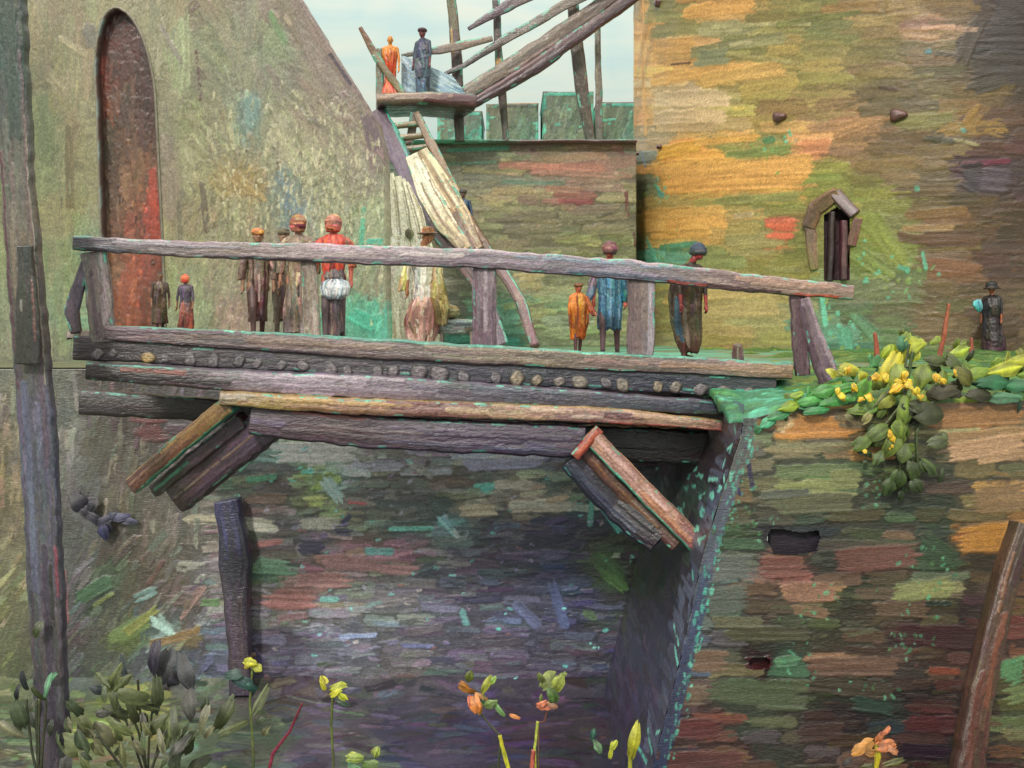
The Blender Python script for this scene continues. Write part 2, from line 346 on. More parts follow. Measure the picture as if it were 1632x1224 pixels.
def loft(name, rings, cols, loc, k, mat=None, parent=None, strokes=1., vert=True, cap=True, amp=.6, acc=(), rotz=0., lump=.13):
    """garment-like form: rings (z, rx, ry, dx, dy); cols: list of colours bottom->top; brushed up and down"""
    rings = [tuple(r)+(0,)*(5-len(r)) for r in sorted(rings, key=lambda r: r[0])]; zs = [r[0] for r in rings]; z0, z1 = zs[0], zs[-1]
    rm = max(max(r[1], r[2]) for r in rings); per = 2*math.pi*rm; P = Paint(0, per, z0, z1, 1.5*k)
    cc = [hexc(c) for c in cols]; cz = np.linspace(z0, z1, len(cc))
    def fc(z): return np.stack([np.interp(z, cz, [c[i] for c in cc]) for i in range(3)], -1)
    P.c[:] = fc(P.v)[:, None]
    for _ in range(int(strokes*(10+per*(z1-z0)/(20*k*6*k)*1.2))):
        u = rs.uniform(0, per); z = rs.uniform(z0, z1); l = rs.uniform(5, 20)*k
        c = np.clip(fc(np.array([z]))[0]*(1+rs.normal()*.26)+rs.normal(size=3)*.045, .02, 1)
        if vert: P.stroke(u, z-l, u+rs.normal()*k*3, z+l, rs.uniform(2.5, 7)*k, c, amp*k*1.3, dry=.35)
        else: P.stroke(u-l, z, u+l, z+rs.normal()*k, rs.uniform(3, 6)*k, c, amp*k, dry=.35)
    for (f, z, z2, wd, c) in acc:
        P.stroke(f*per, z, f*per, z2, wd*k, c, amp*k, dry=.2)
    sdn = rs.randint(900); th = P.u/per*2*math.pi; th[-1] = th[0]+2*math.pi
    ri = np.array(rings, float); g = lambda i: np.interp(P.v, ri[:, 0], ri[:, i])
    lp = 1+lump*2*(vn(np.cos(th)[None]*1.6+5, np.sin(th)[None]*1.6+P.v[:, None]/rm*.5+5, sdn)-.5)
    # theta 0 faces away so the seam is behind
    X = g(3)[:, None]+g(1)[:, None]*lp*np.sin(th)[None]; Y = g(4)[:, None]+g(2)[:, None]*lp*np.cos(th)[None]
    Z = np.repeat(P.v[:, None], P.nu, 1)+np.exp(-(P.v[:, None]-z0)/(.06*(z1-z0)+1e-6))*(vn(np.cos(th)[None]*4+9, np.sin(th)[None]*4+9, sdn)-.5)*min(.09, .12*(z1-z0))
    Nn = np.stack([np.sin(th)[None]+0*Z, np.cos(th)[None]+0*Z, 0*Z], -1)
    pos = np.stack([X, Y, Z], -1)+Nn*P.h[..., None]; pos[:, -1] = pos[:, 0]
    ca, sa = math.cos(rotz), math.sin(rotz)
    pos = np.stack([pos[..., 0]*ca-pos[..., 1]*sa, pos[..., 0]*sa+pos[..., 1]*ca, pos[..., 2]], -1)
    nv, nu = pos.shape[:2]; idx = np.arange(nv*nu).reshape(nv, nu)
    faces = np.stack([idx[:-1, :-1].ravel(), idx[:-1, 1:].ravel(), idx[1:, 1:].ravel(), idx[1:, :-1].ravel()], 1).tolist()
    V = pos.reshape(-1, 3); C = P.c.reshape(-1, 3)
    if cap:
        for row, s_ in ((0, 0), (nv-1, 1)):
            V = np.vstack([V, pos[row].mean(0)]); C = np.vstack([C, P.c[row].mean(0)]); m = len(V)-1
            faces += [(int(idx[row, i]), int(idx[row, i+1]), m) if s_ else (int(idx[row, i+1]), int(idx[row, i]), m) for i in range(nu-1)]
    o = mesh_obj(name, V, [tuple(f) for f in faces], C, mat or M['cloth'])
    bm = bmesh.new(); bm.from_mesh(o.data); bmesh.ops.remove_doubles(bm, verts=bm.verts, dist=1e-6); bmesh.ops.recalc_face_normals(bm, faces=bm.faces); bm.to_mesh(o.data); bm.free()
    o.location = loc
    if parent: o.parent = parent
    return o

def dabs(name, items, mat, parent=None, thick=.25):
    """leaf- or petal-shaped dabs. items: (centre, direction, length, width, colour, facing)"""
    V = []; Fc = []; C = []
    nu, nv = 9, 7
    for (c, d, l, w, co, fcg) in items:
        c = np.array(c, float); d = np.array(d, float); d /= np.linalg.norm(d); n = np.array(fcg, float); n -= d*n.dot(d); n /= np.linalg.norm(n)
        s = np.cross(n, d); co = hexc(co); sd_ = rs.randint(999); b0 = len(V)
        for side in (1, -1):
            for i in range(nu):
                a = i/(nu-1); wd = w/2*math.sin(math.pi*min(1, max(0, .05+a*.9)))**.42*(1+.5*(float(vn(a*4, sd_))-.5))
                for j in range(nv):
                    t = j/(nv-1)*2-1; br = float(vn(t*3.2+sd_, a*1.5))
                    hgt = side*thick*w*.5*(1-abs(t)**2.2)*(.45+.9*br) + .12*l*math.sin(a*math.pi)
                    p = c+d*(a-.5)*l*(1+.45*(br-.5))+s*t*wd+n*hgt
                    V.append(p); C.append(co*(1+(br-.5)*.5)+(float(vn(a*5+sd_, t*2))-.5)*.05)
            o0 = b0+(0 if side == 1 else nu*nv)
            for i in range(nu-1):
                for j in range(nv-1):
                    q = (o0+i*nv+j, o0+(i+1)*nv+j, o0+(i+1)*nv+j+1, o0+i*nv+j+1); Fc.append(q if side == 1 else q[::-1])
    return mesh_obj(name, np.array(V), np.array(Fc), np.clip(np.array(C), 0, 1), mat, parent)

# ================================================================== SETTING
# ---- big grey-green gatehouse wall on the left
GY = 23.0
gate = empty('gatehouse', at(300, 577, GY)); tag(gate, 'tall grey green plastered gatehouse with sloping right edge and dark arched doorway', 'building')
f_left = field([
 (-40, [(-120,'5f6458'),(60,'8a8468'),(180,'8f8668'),(330,'8a8266'),(480,'907b78')]),
 (20, [(60,'8c8466'),(110,'857c60'),(160,'8f8a68'),(260,'8c866a'),(330,'837a62'),(400,'857d6c'),(450,'807464'),(505,'907b78')]),
 (70, [(60,'7f7658'),(110,'8c8466'),(250,'8a856a'),(292,'a0a880'),(330,'7c7e60'),(380,'86826c'),(440,'7e8868'),(490,'857a6c'),(530,'907f76')]),
 (120, [(70,'6f6b50'),(110,'8f8668'),(262,'8a8468'),(293,'9aa47c'),(315,'6d6656'),(360,'80866a'),(400,'83806c'),(460,'7f7a6a'),(530,'8a8070'),(560,'857074')]),
 (180, [(65,'707652'),(100,'827c5c'),(135,'8f8a6a'),(262,'878168'),(310,'84845f'),(350,'8f8d6e'),(395,'748a80'),(440,'8f8b70'),(500,'8c8270'),(570,'8c7f70')]),
 (240, [(65,'6f7854'),(110,'7a7655'),(140,'8f8966'),(265,'847a66'),(300,'8c8b68'),(350,'928d70'),(400,'8f8b70'),(450,'a59e80'),(500,'a09a7e'),(560,'958c76'),(600,'85706c')]),
 (290, [(75,'787f5a'),(110,'857f5e'),(145,'8f8a6c'),(275,'8a7f6c'),(320,'908c68'),(365,'9c8a5c'),(400,'988458'),(450,'74827e'),(500,'9a967c'),(580,'98927c')]),
 (340, [(80,'8a845e'),(120,'8f8862'),(150,'8f8a6c'),(275,'958868'),(320,'857a60'),(370,'8c8868'),(430,'8f8c6c'),(460,'6f8088'),(520,'9d9c80'),(590,'9aa080')]),
 (400, [(80,'838662'),(110,'78805a'),(150,'6f8f78'),(290,'8f8a68'),(350,'8c876c'),(400,'8f8268'),(460,'8c7c6c'),(520,'90957a'),(600,'8f9a7c')]),
 (450, [(80,'838a68'),(110,'7f8a62'),(160,'8a9a78'),(300,'8f9070'),(350,'908d70'),(400,'8f806e'),(450,'8c7c6c'),(500,'8a8f74'),(560,'8a9074'),(600,'908a74')]),
 (500, [(80,'74886c'),(110,'7c8c68'),(170,'7fa486'),(250,'8a9070'),(320,'858c6c'),(370,'9c8478'),(450,'7d7a68'),(500,'6f9880'),(570,'5fa488'),(620,'5aa890')]),
 (540, [(-80,'7c7e66'),(60,'7c7e66')]),
 (590, [(-80,'6c6e5e'),(80,'6c6e5e'),(150,'7a8a70'),(300,'6f7c66'),(450,'6a7c6a'),(600,'58a08a')])])
gw = Wall(-190, 622, -70, 590, GY); gw.base(f_left, .12)
def gang(x, y): return 90 if x < 300 else (125 if x > 430 and y < 260 else (80 if y > 300 else 100+20*math.sin(x/40)))
gw.auto(1500, (30, 90), (10, 24), gang, jit=.08, amp=.35, dry=.5, load=.6)
gw.auto(900, (8, 26), (4, 9), gang, jit=.13, amp=.6, dry=.55, load=.8, box=(300, 622, 150, 560))
gw.auto(700, (10, 40), (3, 8), gang, jit=.12, amp=.45, dry=.55, load=.75)
for (a, b, c, d, w, cl) in [(313,80,320,160,5,'5a4038'),(300,20,316,0,14,'6a5446'),(292,30,294,140,22,'a3ab82'),(262,30,250,120,10,'a29c80'),(255,40,290,100,9,'8c847c'),
    (430,20,455,70,12,'6f9060'),(400,155,404,200,26,'6f8a84'),(440,275,480,335,14,'6c808a'),(370,280,420,320,18,'a38a58'),(485,0,610,195,22,'8f7c7a'),(470,0,560,150,14,'857268'),
    (525,85,560,135,7,'3c3040'),(563,125,592,175,5,'4a3038'),(555,120,575,112,6,'857070'),(585,180,600,240,26,'6a5862'),(140,40,150,80,22,'6f6c66'),(95,60,140,90,10,'a89c7c'),
    (75,120,100,150,18,'9a8f70'),(68,150,72,250,24,'667050'),(110,200,112,330,16,'6c6044'),(262,220,270,260,26,'877a6c'),(270,270,275,350,30,'8c7c6c'),(322,290,330,370,12,'605446'),
    (285,320,289,390,8,'6f6a54'),(575,400,580,330,9,'58b898'),(585,385,610,385,10,'4fb09a'),(170,500,245,498,9,'5ab896'),(130,560,160,560,12,'a08f50'),(560,500,600,520,26,'50b094'),(490,520,530,500,18,'58ac90')]:
    gw.st(a, b, c, d, w, cl, dry=.35)
for _ in range(700):  # pale flecks: glints on the plaster put into its colour
    x = rs.normal()*90+500; y = rs.normal()*70+310
    if 300 < x < 618 and 120 < y < 560: gw.st(x, y-rs.uniform(3, 9), x+rs.normal()*2, y+rs.uniform(3, 9), rs.uniform(2.5, 5), rs.choice(['c4bc98','b8b48c','d0c8a8','a8a880','6f6a54']), dry=.6, load=.8)
def archx(py):      # half width of the doorway, centre
    if py < 12: return None
    cx = np.interp(py, [15, 60, 150, 390, 520], [186, 192, 201, 211, 214])
    if py < 150: hw = 46*math.sqrt(max(0, 1-((150-py)/137.)**2.0))
    else: hw = 46+ (py-150)/370*3
    return cx, hw
def in_arch(V):
    px = V[:, 0]/V[:, 1]*F+HX; py = HY-V[:, 2]/V[:, 1]*F
    cx = np.interp(py, [15, 60, 150, 390, 520], [186, 192, 201, 211, 214])
    hw = np.where(py < 150, 46*np.sqrt(np.clip(1-((150-py)/137.)**2, 0, 1)), 46+(py-150)/370*3)
    return (np.abs(px-cx) < hw) & (py > 13) & (py < 520)
pos = gw.pos(); zz = pos[..., 2]; pyv = HY-zz/gw.k
xr = np.interp(pyv, [-70, 0, 190, 240, 600], [440, 482, 600, 612, 618])+2.2*(vn(pyv/9, 0*pyv)-.5)
pos[..., 0] = np.minimum(pos[..., 0], (xr-HX)*gw.k)
part_at(grid_obj('wall', pos, gw.P, M['plaster'], back=(0, 1.0, 0), cut=in_arch), gate)
# doorway: reveal round the arch and the painted door set back in it
f_door = field([(20,[(186,'543430')]),(60,[(165,'6a3430'),(190,'4f2e2a'),(225,'52302a')]),(110,[(160,'9a4838'),(180,'4c3228'),(210,'4a2c26'),(240,'4a2a26')]),
 (160,[(162,'7a4030'),(200,'5f4c42'),(235,'46302a')]),(220,[(165,'4a4030'),(205,'645040'),(240,'50382e')]),(280,[(165,'55463a'),(210,'80684e'),(240,'7f5a44')]),
 (320,[(175,'5a5248'),(210,'806048'),(245,'a84e3c')]),(370,[(180,'74584a'),(215,'8a5644'),(245,'a04a38')]),(430,[(185,'8a7058'),(212,'a05c46'),(245,'7a4c40')]),(500,[(190,'8a6048'),(215,'98563f'),(250,'7c5040')])])
dw = Wall(130, 285, 5, 530, GY+.24); dw.base(f_door, .2, 10)
dw.auto(260, (25, 70), (6, 14), 90, jit=.14, amp=.8, dry=.45)
dw.auto(120, (5, 14), (3, 5), 90, jit=.3, amp=.8, dry=.4, box=(165, 245, 180, 420))
for (a,b,c,d,w,cl) in [(243,270,246,380,12,'b04c3a'),(158,70,161,120,7,'b04a38'),(225,40,238,150,10,'3f2420'),(200,385,240,385,9,'8c8c6c')]: dw.st(a,b,c,d,w,cl)
dw.P.c = np.clip(dw.P.c*np.array([.98, .88, .84]), 0, 1)
dr = part_at(grid_obj('door', dw.pos(), dw.P, M['plaster'], back=(0, .12, 0)), gate)
oc = []
for i in range(61):
    py = 520-(520-13.5)*min(1, i/60.)**.8; cx, hw = archx(py) if py > 13 else (186, 0); oc.append((cx-hw, py))
oc2 = []
for i in range(60, -1, -1):
    py = 520-(520-13.5)*min(1, i/60.)**.8; cx, hw = archx(py); oc2.append((cx+hw, py))
line = oc+oc2
P = Paint(0, len(line)-1, 0, 4, 1); P.c = np.zeros((5, len(line), 3)); P.h = np.zeros((5, len(line))); P.nu = len(line); P.nv = 5
pos = np.zeros((5, len(line), 3))
for i, (x, y) in enumerate(line):
    cx = archx(max(y, 14))[0] if y > 13 else 186
    s_ = -1 if x < cx else 1
    for j, (off, dy) in enumerate([(2.6, 0), (2.2, -.05), (-1.2, -.045), (-1.6, .1), (-2.2, .6)]):
        p = at(x+s_*off, y-(off if y < 60 else 0), GY); pos[j, i] = (p.x, GY+dy, p.z)
        P.c[j, i] = hexc(['8c866e', '8f8a78', '7f8c88' if i % 9 < 4 and s_ < 0 else '6a5850', '5a4440', '4a3430'][j])
part_at(grid_obj('door_surround', pos, P, M['plaster'], flip=False), gate)

# ---- retaining wall of the ditch, behind the bridge
DYW = 20.5
f_ditch = field([  # the dark under the bridge is shade put into the stone colours
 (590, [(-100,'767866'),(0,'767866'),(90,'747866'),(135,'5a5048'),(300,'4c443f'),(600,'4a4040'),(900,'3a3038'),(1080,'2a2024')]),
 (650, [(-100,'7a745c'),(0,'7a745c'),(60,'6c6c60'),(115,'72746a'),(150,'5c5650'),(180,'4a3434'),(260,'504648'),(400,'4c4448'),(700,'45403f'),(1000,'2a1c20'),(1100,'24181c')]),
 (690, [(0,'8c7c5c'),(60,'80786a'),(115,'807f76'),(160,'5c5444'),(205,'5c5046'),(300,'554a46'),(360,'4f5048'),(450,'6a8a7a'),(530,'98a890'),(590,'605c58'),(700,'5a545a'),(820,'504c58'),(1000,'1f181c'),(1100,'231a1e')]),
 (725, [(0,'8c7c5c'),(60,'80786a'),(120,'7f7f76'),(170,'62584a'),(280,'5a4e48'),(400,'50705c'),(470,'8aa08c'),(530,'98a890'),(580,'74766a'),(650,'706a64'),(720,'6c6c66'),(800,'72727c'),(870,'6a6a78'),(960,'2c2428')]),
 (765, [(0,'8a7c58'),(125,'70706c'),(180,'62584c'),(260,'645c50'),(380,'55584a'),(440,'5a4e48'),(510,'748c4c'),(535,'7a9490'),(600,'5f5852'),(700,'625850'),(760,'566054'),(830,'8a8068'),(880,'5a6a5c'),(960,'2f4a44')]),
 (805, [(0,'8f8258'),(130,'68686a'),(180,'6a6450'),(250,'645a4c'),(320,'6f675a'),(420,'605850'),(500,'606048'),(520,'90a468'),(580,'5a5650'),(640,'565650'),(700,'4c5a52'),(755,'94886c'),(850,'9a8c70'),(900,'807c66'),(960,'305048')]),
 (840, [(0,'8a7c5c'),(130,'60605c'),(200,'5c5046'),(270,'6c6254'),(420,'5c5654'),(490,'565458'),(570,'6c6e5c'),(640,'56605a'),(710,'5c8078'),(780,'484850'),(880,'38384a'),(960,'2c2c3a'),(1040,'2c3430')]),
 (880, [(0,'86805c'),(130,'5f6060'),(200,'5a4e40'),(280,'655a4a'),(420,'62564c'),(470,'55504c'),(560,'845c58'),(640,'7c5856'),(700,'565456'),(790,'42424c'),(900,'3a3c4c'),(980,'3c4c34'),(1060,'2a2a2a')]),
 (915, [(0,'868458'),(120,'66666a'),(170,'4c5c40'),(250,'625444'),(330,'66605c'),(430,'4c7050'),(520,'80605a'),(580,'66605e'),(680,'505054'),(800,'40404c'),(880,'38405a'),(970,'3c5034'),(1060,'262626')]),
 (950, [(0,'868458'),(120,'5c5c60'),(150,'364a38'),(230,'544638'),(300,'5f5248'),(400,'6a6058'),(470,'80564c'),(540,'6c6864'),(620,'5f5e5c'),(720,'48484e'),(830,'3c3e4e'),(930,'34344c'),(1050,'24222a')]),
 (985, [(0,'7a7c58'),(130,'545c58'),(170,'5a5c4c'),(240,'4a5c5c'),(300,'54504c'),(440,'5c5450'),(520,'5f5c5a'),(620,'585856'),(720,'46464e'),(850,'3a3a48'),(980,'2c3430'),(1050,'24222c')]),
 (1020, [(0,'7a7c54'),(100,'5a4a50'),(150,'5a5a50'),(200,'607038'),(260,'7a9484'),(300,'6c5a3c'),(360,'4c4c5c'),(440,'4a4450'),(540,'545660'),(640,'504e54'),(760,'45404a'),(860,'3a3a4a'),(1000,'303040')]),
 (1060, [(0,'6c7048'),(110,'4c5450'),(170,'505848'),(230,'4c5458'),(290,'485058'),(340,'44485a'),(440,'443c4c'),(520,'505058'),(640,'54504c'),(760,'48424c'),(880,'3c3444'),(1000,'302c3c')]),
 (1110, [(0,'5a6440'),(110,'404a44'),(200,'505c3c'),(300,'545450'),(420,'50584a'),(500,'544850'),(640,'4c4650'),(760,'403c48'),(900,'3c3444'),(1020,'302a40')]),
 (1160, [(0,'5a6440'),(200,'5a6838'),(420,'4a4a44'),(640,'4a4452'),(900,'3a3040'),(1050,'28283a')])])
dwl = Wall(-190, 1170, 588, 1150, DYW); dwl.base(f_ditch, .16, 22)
dwl.auto(800, (35, 95), (12, 26), lambda x, y: 0 if x > 330 else 75, jit=.10, amp=.5, dry=.5, load=.7)
courses(dwl, 345, 1170, 690, 1150, 19, (35, 85), tilt=.03, jit=.13, hue=.05, skip=.2, dry=.25, dark=.8)
dwl.auto(1100, (14, 60), (6, 14), lambda x, y: 3 if x > 330 else (85 if y < 860 else 50), jit=.14, amp=.75, dry=.5, load=.85, hue=.06)
for (a,b,c,d,w,cl) in [(215,680,270,680,55,'5a2c2c'),(210,665,262,665,20,'643030'),(140,598,170,600,14,'4c2020'),(175,600,235,600,12,'80352c'),
    (440,722,562,722,36,'aabca8'),(430,712,500,714,16,'94b8a8'),(560,745,640,742,18,'84848a'),(640,752,720,750,16,'7c8080'),(485,800,520,798,22,'9cac58'),(500,775,540,760,26,'6f8440'),(515,760,545,800,22,'86a096'),(545,752,590,755,14,'8c98a4'),
    (375,750,420,705,16,'4c8c6c'),(395,765,440,760,12,'3f7a58'),(480,752,500,752,8,'4fb890'),(355,830,440,840,24,'a09a80'),(480,835,540,835,20,'8a8474'),(555,800,585,803,5,'b04848'),
    (530,845,560,845,20,'3a3648'),(478,872,515,872,24,'343044'),(545,835,560,820,10,'30304a'),(405,900,460,905,30,'5c8060'),(515,895,660,905,26,'8c605c'),(470,925,560,925,26,'94645c'),(425,955,500,958,36,'85524a'),
    (410,868,450,862,12,'8a544c'),(580,878,630,880,13,'5a9a90'),(765,780,790,782,14,'4fb090'),(755,775,800,770,8,'50a88c'),(790,772,850,775,16,'948a74'),(730,815,790,812,20,'a08e6c'),(812,808,910,806,20,'a0967a'),(870,800,905,790,12,'a08868'),
    (700,820,728,850,20,'6aa0a0'),(722,845,732,858,8,'9ac0a8'),(620,843,690,842,8,'5aa48c'),(650,735,690,760,14,'78786c'),(740,740,860,735,24,'7f7f90'),(720,728,850,725,10,'8a90a8'),(935,775,985,780,16,'3f8a74'),(955,800,990,850,12,'4cb898'),
    (945,780,940,840,10,'4a9078'),(955,890,990,930,34,'3c5c30'),(960,910,1000,940,22,'44682f'),(975,885,990,885,10,'7a8468'),(1008,885,1008,910,7,'5aa898'),(930,975,950,985,14,'3a5030'),
    (735,970,745,1000,14,'4c7c74'),(790,1002,800,1003,6,'4cb090'),(510,955,540,955,10,'5a9484'),(125,955,175,925,26,'3c6040'),(150,965,180,945,8,'6f7c40'),(215,955,250,940,16,'5c7c74'),(320,960,350,960,14,'4c6a3c'),
    (180,1020,240,985,34,'62783c'),(200,1010,250,970,16,'7a7c34'),(245,985,278,1010,24,'88a898'),(240,1028,320,1005,16,'7a5c34'),(100,910,105,990,12,'8a4450'),(60,760,70,800,12,'505058'),
    (640,1028,690,1030,8,'54587a'),(540,1015,600,1012,8,'6c7894'),(880,930,900,1000,20,'3c4664'),(820,960,860,1000,18,'464c66'),(1000,900,1060,905,26,'28241c'),(1010,960,1080,975,24,'201c20'),(1040,990,1048,1040,9,'3f8c7c'),
    (400,1040,420,1060,20,'3c3454'),(370,1060,405,1070,26,'3c5460'),(380,1110,420,1125,30,'584850'),(400,1160,420,1165,20,'4c9c7c')]:
    dwl.st(a, b, c, d, w, cl, amp=.8, dry=.16, mix=.04, load=.95)
for _ in range(150):
    x = rs.uniform(350, 1060); y = rs.uniform(700, 1100); l = rs.uniform(3, 12); dwl.st(x, y, x+l, y+rs.normal()*3, rs.uniform(3, 6), rs.choice(TQ) if rs.rand() < .45 else rs.choice(['8a8290','6c5a80','a09080','7a4a44']), dry=.5, load=.8)
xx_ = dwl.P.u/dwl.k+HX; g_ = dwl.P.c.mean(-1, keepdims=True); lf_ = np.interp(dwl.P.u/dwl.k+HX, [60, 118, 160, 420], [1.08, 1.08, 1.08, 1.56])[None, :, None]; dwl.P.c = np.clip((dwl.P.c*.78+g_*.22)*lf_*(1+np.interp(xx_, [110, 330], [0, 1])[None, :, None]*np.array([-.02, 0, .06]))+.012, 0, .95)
tag(grid_obj('retaining_wall', dwl.pos(), dwl.P, M['stone_dark'], back=(0, .6, 0)), 'shade-painted mossy stone retaining wall of the ditch behind and below the bridge', 'wall')

# ---- right abutment: front face, ditch-side face
AY = 15.0
f_ab = field([
 (640, [(1180,'3f7a5a'),(1260,'5c7040'),(1340,'8a7048'),(1450,'5c6430'),(1540,'6a4c30'),(1620,'5f5034'),(1750,'5f5034')]),
 (672, [(1190,'5a6455'),(1215,'6a6058'),(1240,'c8a068'),(1290,'cc8a44'),(1340,'c08848'),(1375,'7a7050'),(1440,'586828'),(1510,'946a3c'),(1600,'8f7048'),(1750,'7a6038')]),
 (708, [(1175,'6a5c54'),(1250,'757454'),(1320,'6c6a48'),(1385,'a8804c'),(1420,'70603c'),(1460,'48502c'),(1530,'b08c64'),(1600,'a88460'),(1750,'80603c')]),
 (745, [(1165,'6c6458'),(1240,'5a6244'),(1320,'5a6c44'),(1400,'4c5834'),(1480,'3c4428'),(1560,'5c5834'),(1620,'6a5838')]),
 (775, [(1150,'645c4c'),(1250,'74784c'),(1320,'6f744a'),(1400,'485030'),(1480,'3c2c20'),(1560,'6f6040'),(1620,'806038'),(1750,'60482c')]),
 (815, [(1140,'5f684a'),(1200,'4a4c34'),(1280,'504f38'),(1360,'4c4c34'),(1430,'344a2c'),(1500,'384828'),(1570,'826844'),(1620,'7a5c34')]),
 (857, [(1130,'4c6838'),(1190,'3c5434'),(1230,'221c28'),(1300,'201a20'),(1350,'46482f'),(1440,'5c5040'),(1490,'2c4428'),(1540,'b07c38'),(1620,'aa7434'),(1750,'7a5028')]),
 (900, [(1140,'5c6460'),(1190,'5c6458'),(1225,'744840'),(1280,'6a443a'),(1310,'40402c'),(1350,'684438'),(1430,'5c4030'),(1490,'304428'),(1560,'54442c'),(1620,'4f3020')]),
 (938, [(1120,'5c645c'),(1170,'586054'),(1210,'5c4438'),(1270,'886450'),(1320,'82604c'),(1360,'44502f'),(1440,'70784c'),(1500,'7f8254'),(1560,'50402a'),(1620,'503424')]),
 (975, [(1110,'5a5a68'),(1160,'5c6458'),(1210,'5a4c3c'),(1270,'5a6a48'),(1330,'46442c'),(1400,'5c4c38'),(1480,'54482f'),(1560,'3f2420'),(1620,'5c3424')]),
 (1015, [(1095,'565868'),(1140,'585c58'),(1200,'4c4c38'),(1290,'5a5840'),(1380,'504c34'),(1450,'3f2420'),(1530,'36181a'),(1600,'5f3424')]),
 (1055, [(1085,'485070'),(1120,'74604c'),(1170,'5a5c44'),(1205,'3c1c1e'),(1250,'4c6c50'),(1320,'6c5240'),(1400,'6c5444'),(1460,'544030'),(1520,'603c2c'),(1600,'5c3420')]),
 (1100, [(1080,'404868'),(1110,'685a4a'),(1160,'4c5c40'),(1240,'505c40'),(1300,'44482f'),(1380,'343c30'),(1460,'382c28'),(1540,'442c26'),(1620,'4c4c30')]),
 (1150, [(1060,'3a4460'),(1100,'603430'),(1140,'5c3830'),(1190,'4c5840'),(1280,'504c38'),(1350,'3c2c2c'),(1420,'30382f'),(1490,'4a2424'),(1560,'4c2c22'),(1620,'6a7848')]),
 (1200, [(1050,'303a58'),(1100,'583c34'),(1170,'5c382e'),(1240,'505440'),(1330,'54423c'),(1400,'6a4c34'),(1480,'3c2f28'),(1560,'2f2020'),(1620,'5a4830')]),
 (1260, [(1040,'303a58'),(1150,'50382e'),(1300,'504838'),(1450,'3f342c'),(1620,'40302a')])])
ab = empty('bridge_abutment', at(1400, 1330, AY)); tag(ab, 'battered stone abutment with mossy uneven courses at the right end of the bridge', 'wall')
aw = Wall(1010, 1790, 638, 1330, AY); aw.base(f_ab, .12, 14)
aw.auto(500, (14, 60), (5, 13), 2, jit=.13, amp=.6, dry=.5, load=.75, hue=.04)
courses(aw, 1010, 1790, 645, 1330, 27, (48, 105), jit=.15, hue=.05, skip=.06, dark=.62)
aw.auto(500, (12, 50), (4, 10), 2, jit=.16, amp=.6, dry=.6, load=.8, hue=.04)
for (a,b,c,d,w,cl) in [(1240,684,1360,680,42,'cc8c48'),(1235,676,1262,676,34,'d8b888'),(1240,712,1370,706,8,'8c8864'),(1330,668,1385,674,26,'7a6c50'),(1480,668,1632,660,34,'94693c'),(1500,700,1632,690,26,'a48258'),
    (1515,722,1632,705,34,'bc9470'),(1560,735,1632,720,16,'b08c68'),(1355,722,1420,722,28,'b88a50'),(1455,690,1560,684,6,'a09868'),(1235,752,1350,748,22,'66744c'),(1240,775,1360,772,18,'828854'),(1325,762,1370,762,30,'7c8050'),
    (1235,805,1360,800,34,'5a5a40'),(1215,790,1290,784,14,'54584c'),(1550,800,1640,790,52,'826644'),(1530,860,1660,850,52,'b47e38'),(1228,864,1305,862,40,'1e1722'),(1232,878,1290,880,14,'14140c'),
    (1210,905,1285,903,38,'764a40'),(1330,895,1460,885,44,'6a443a'),(1125,905,1200,905,48,'5f645e'),(1110,960,1190,955,50,'586056'),(1250,945,1330,943,36,'8a6650'),(1262,970,1320,978,22,'7a6048'),(1425,945,1520,935,34,'848858'),(1470,940,1520,938,22,'90925c'),
    (1395,970,1480,975,26,'5f4c38'),(1475,962,1515,962,8,'1f2c20'),(1430,1010,1600,1020,40,'3a1a1a'),(1160,1010,1290,1010,26,'4c4a34'),(1095,1055,1160,1052,40,'765e4a'),(1190,1058,1230,1055,24,'3c1418'),(1200,1060,1225,1055,16,'5a2028'),
    (1235,1056,1275,1052,18,'568060'),(1290,1062,1430,1062,32,'6a5040'),(1345,1035,1420,1040,16,'3a2a1c'),(1480,1068,1530,1070,12,'7a3c28'),(1075,1110,1130,1110,32,'6c5a48'),(1130,1100,1280,1108,50,'505c40'),(1290,1090,1420,1100,34,'40382c'),
    (1070,1165,1145,1160,36,'5a2c28'),(1070,1180,1110,1182,12,'402c28'),(1270,1170,1340,1165,30,'42302a'),(1280,1140,1330,1138,16,'38241c'),(1440,1155,1530,1155,28,'4c2424'),(1430,1195,1530,1200,24,'281824'),(1050,1212,1180,1210,32,'5f3a34'),
    (1590,1080,1640,1060,50,'5a8c5c'),(1600,1110,1650,1100,36,'6c7c4c'),(1175,640,1200,780,9,'2f284c'),(1165,750,1180,790,6,'2c2450'),(1470,860,1520,900,40,'2c4428'),(1360,1120,1420,1130,26,'2c4034'),
    (1200,720,1150,760,28,'6a6056')]:
    aw.st(a, b, c, d, w, cl, amp=.7, dry=.08, mix=.02, load=.97)
for _ in range(170):
    x, y = [(1400,790),(1480,895),(1380,1100),(1270,1055),(1470,950),(1180,790),(1450,1030),(1300,960),(1600,1050),(1160,830),(1240,840)][rs.randint(11)]
    x += rs.normal()*26; y += rs.normal()*18; l = rs.uniform(3, 12)
    aw.st(x, y, x+l*rs.normal()*.5, y+l*.6, rs.uniform(3, 8), rs.choice(['5aa87c','4c9470','70b890','3f7a50','507c48']), dry=.45, load=.8)
def ax0(py): return np.interp(py, [640, 690, 870, 1050, 1224, 1330], [1188, 1182, 1124, 1085, 1040, 1012])
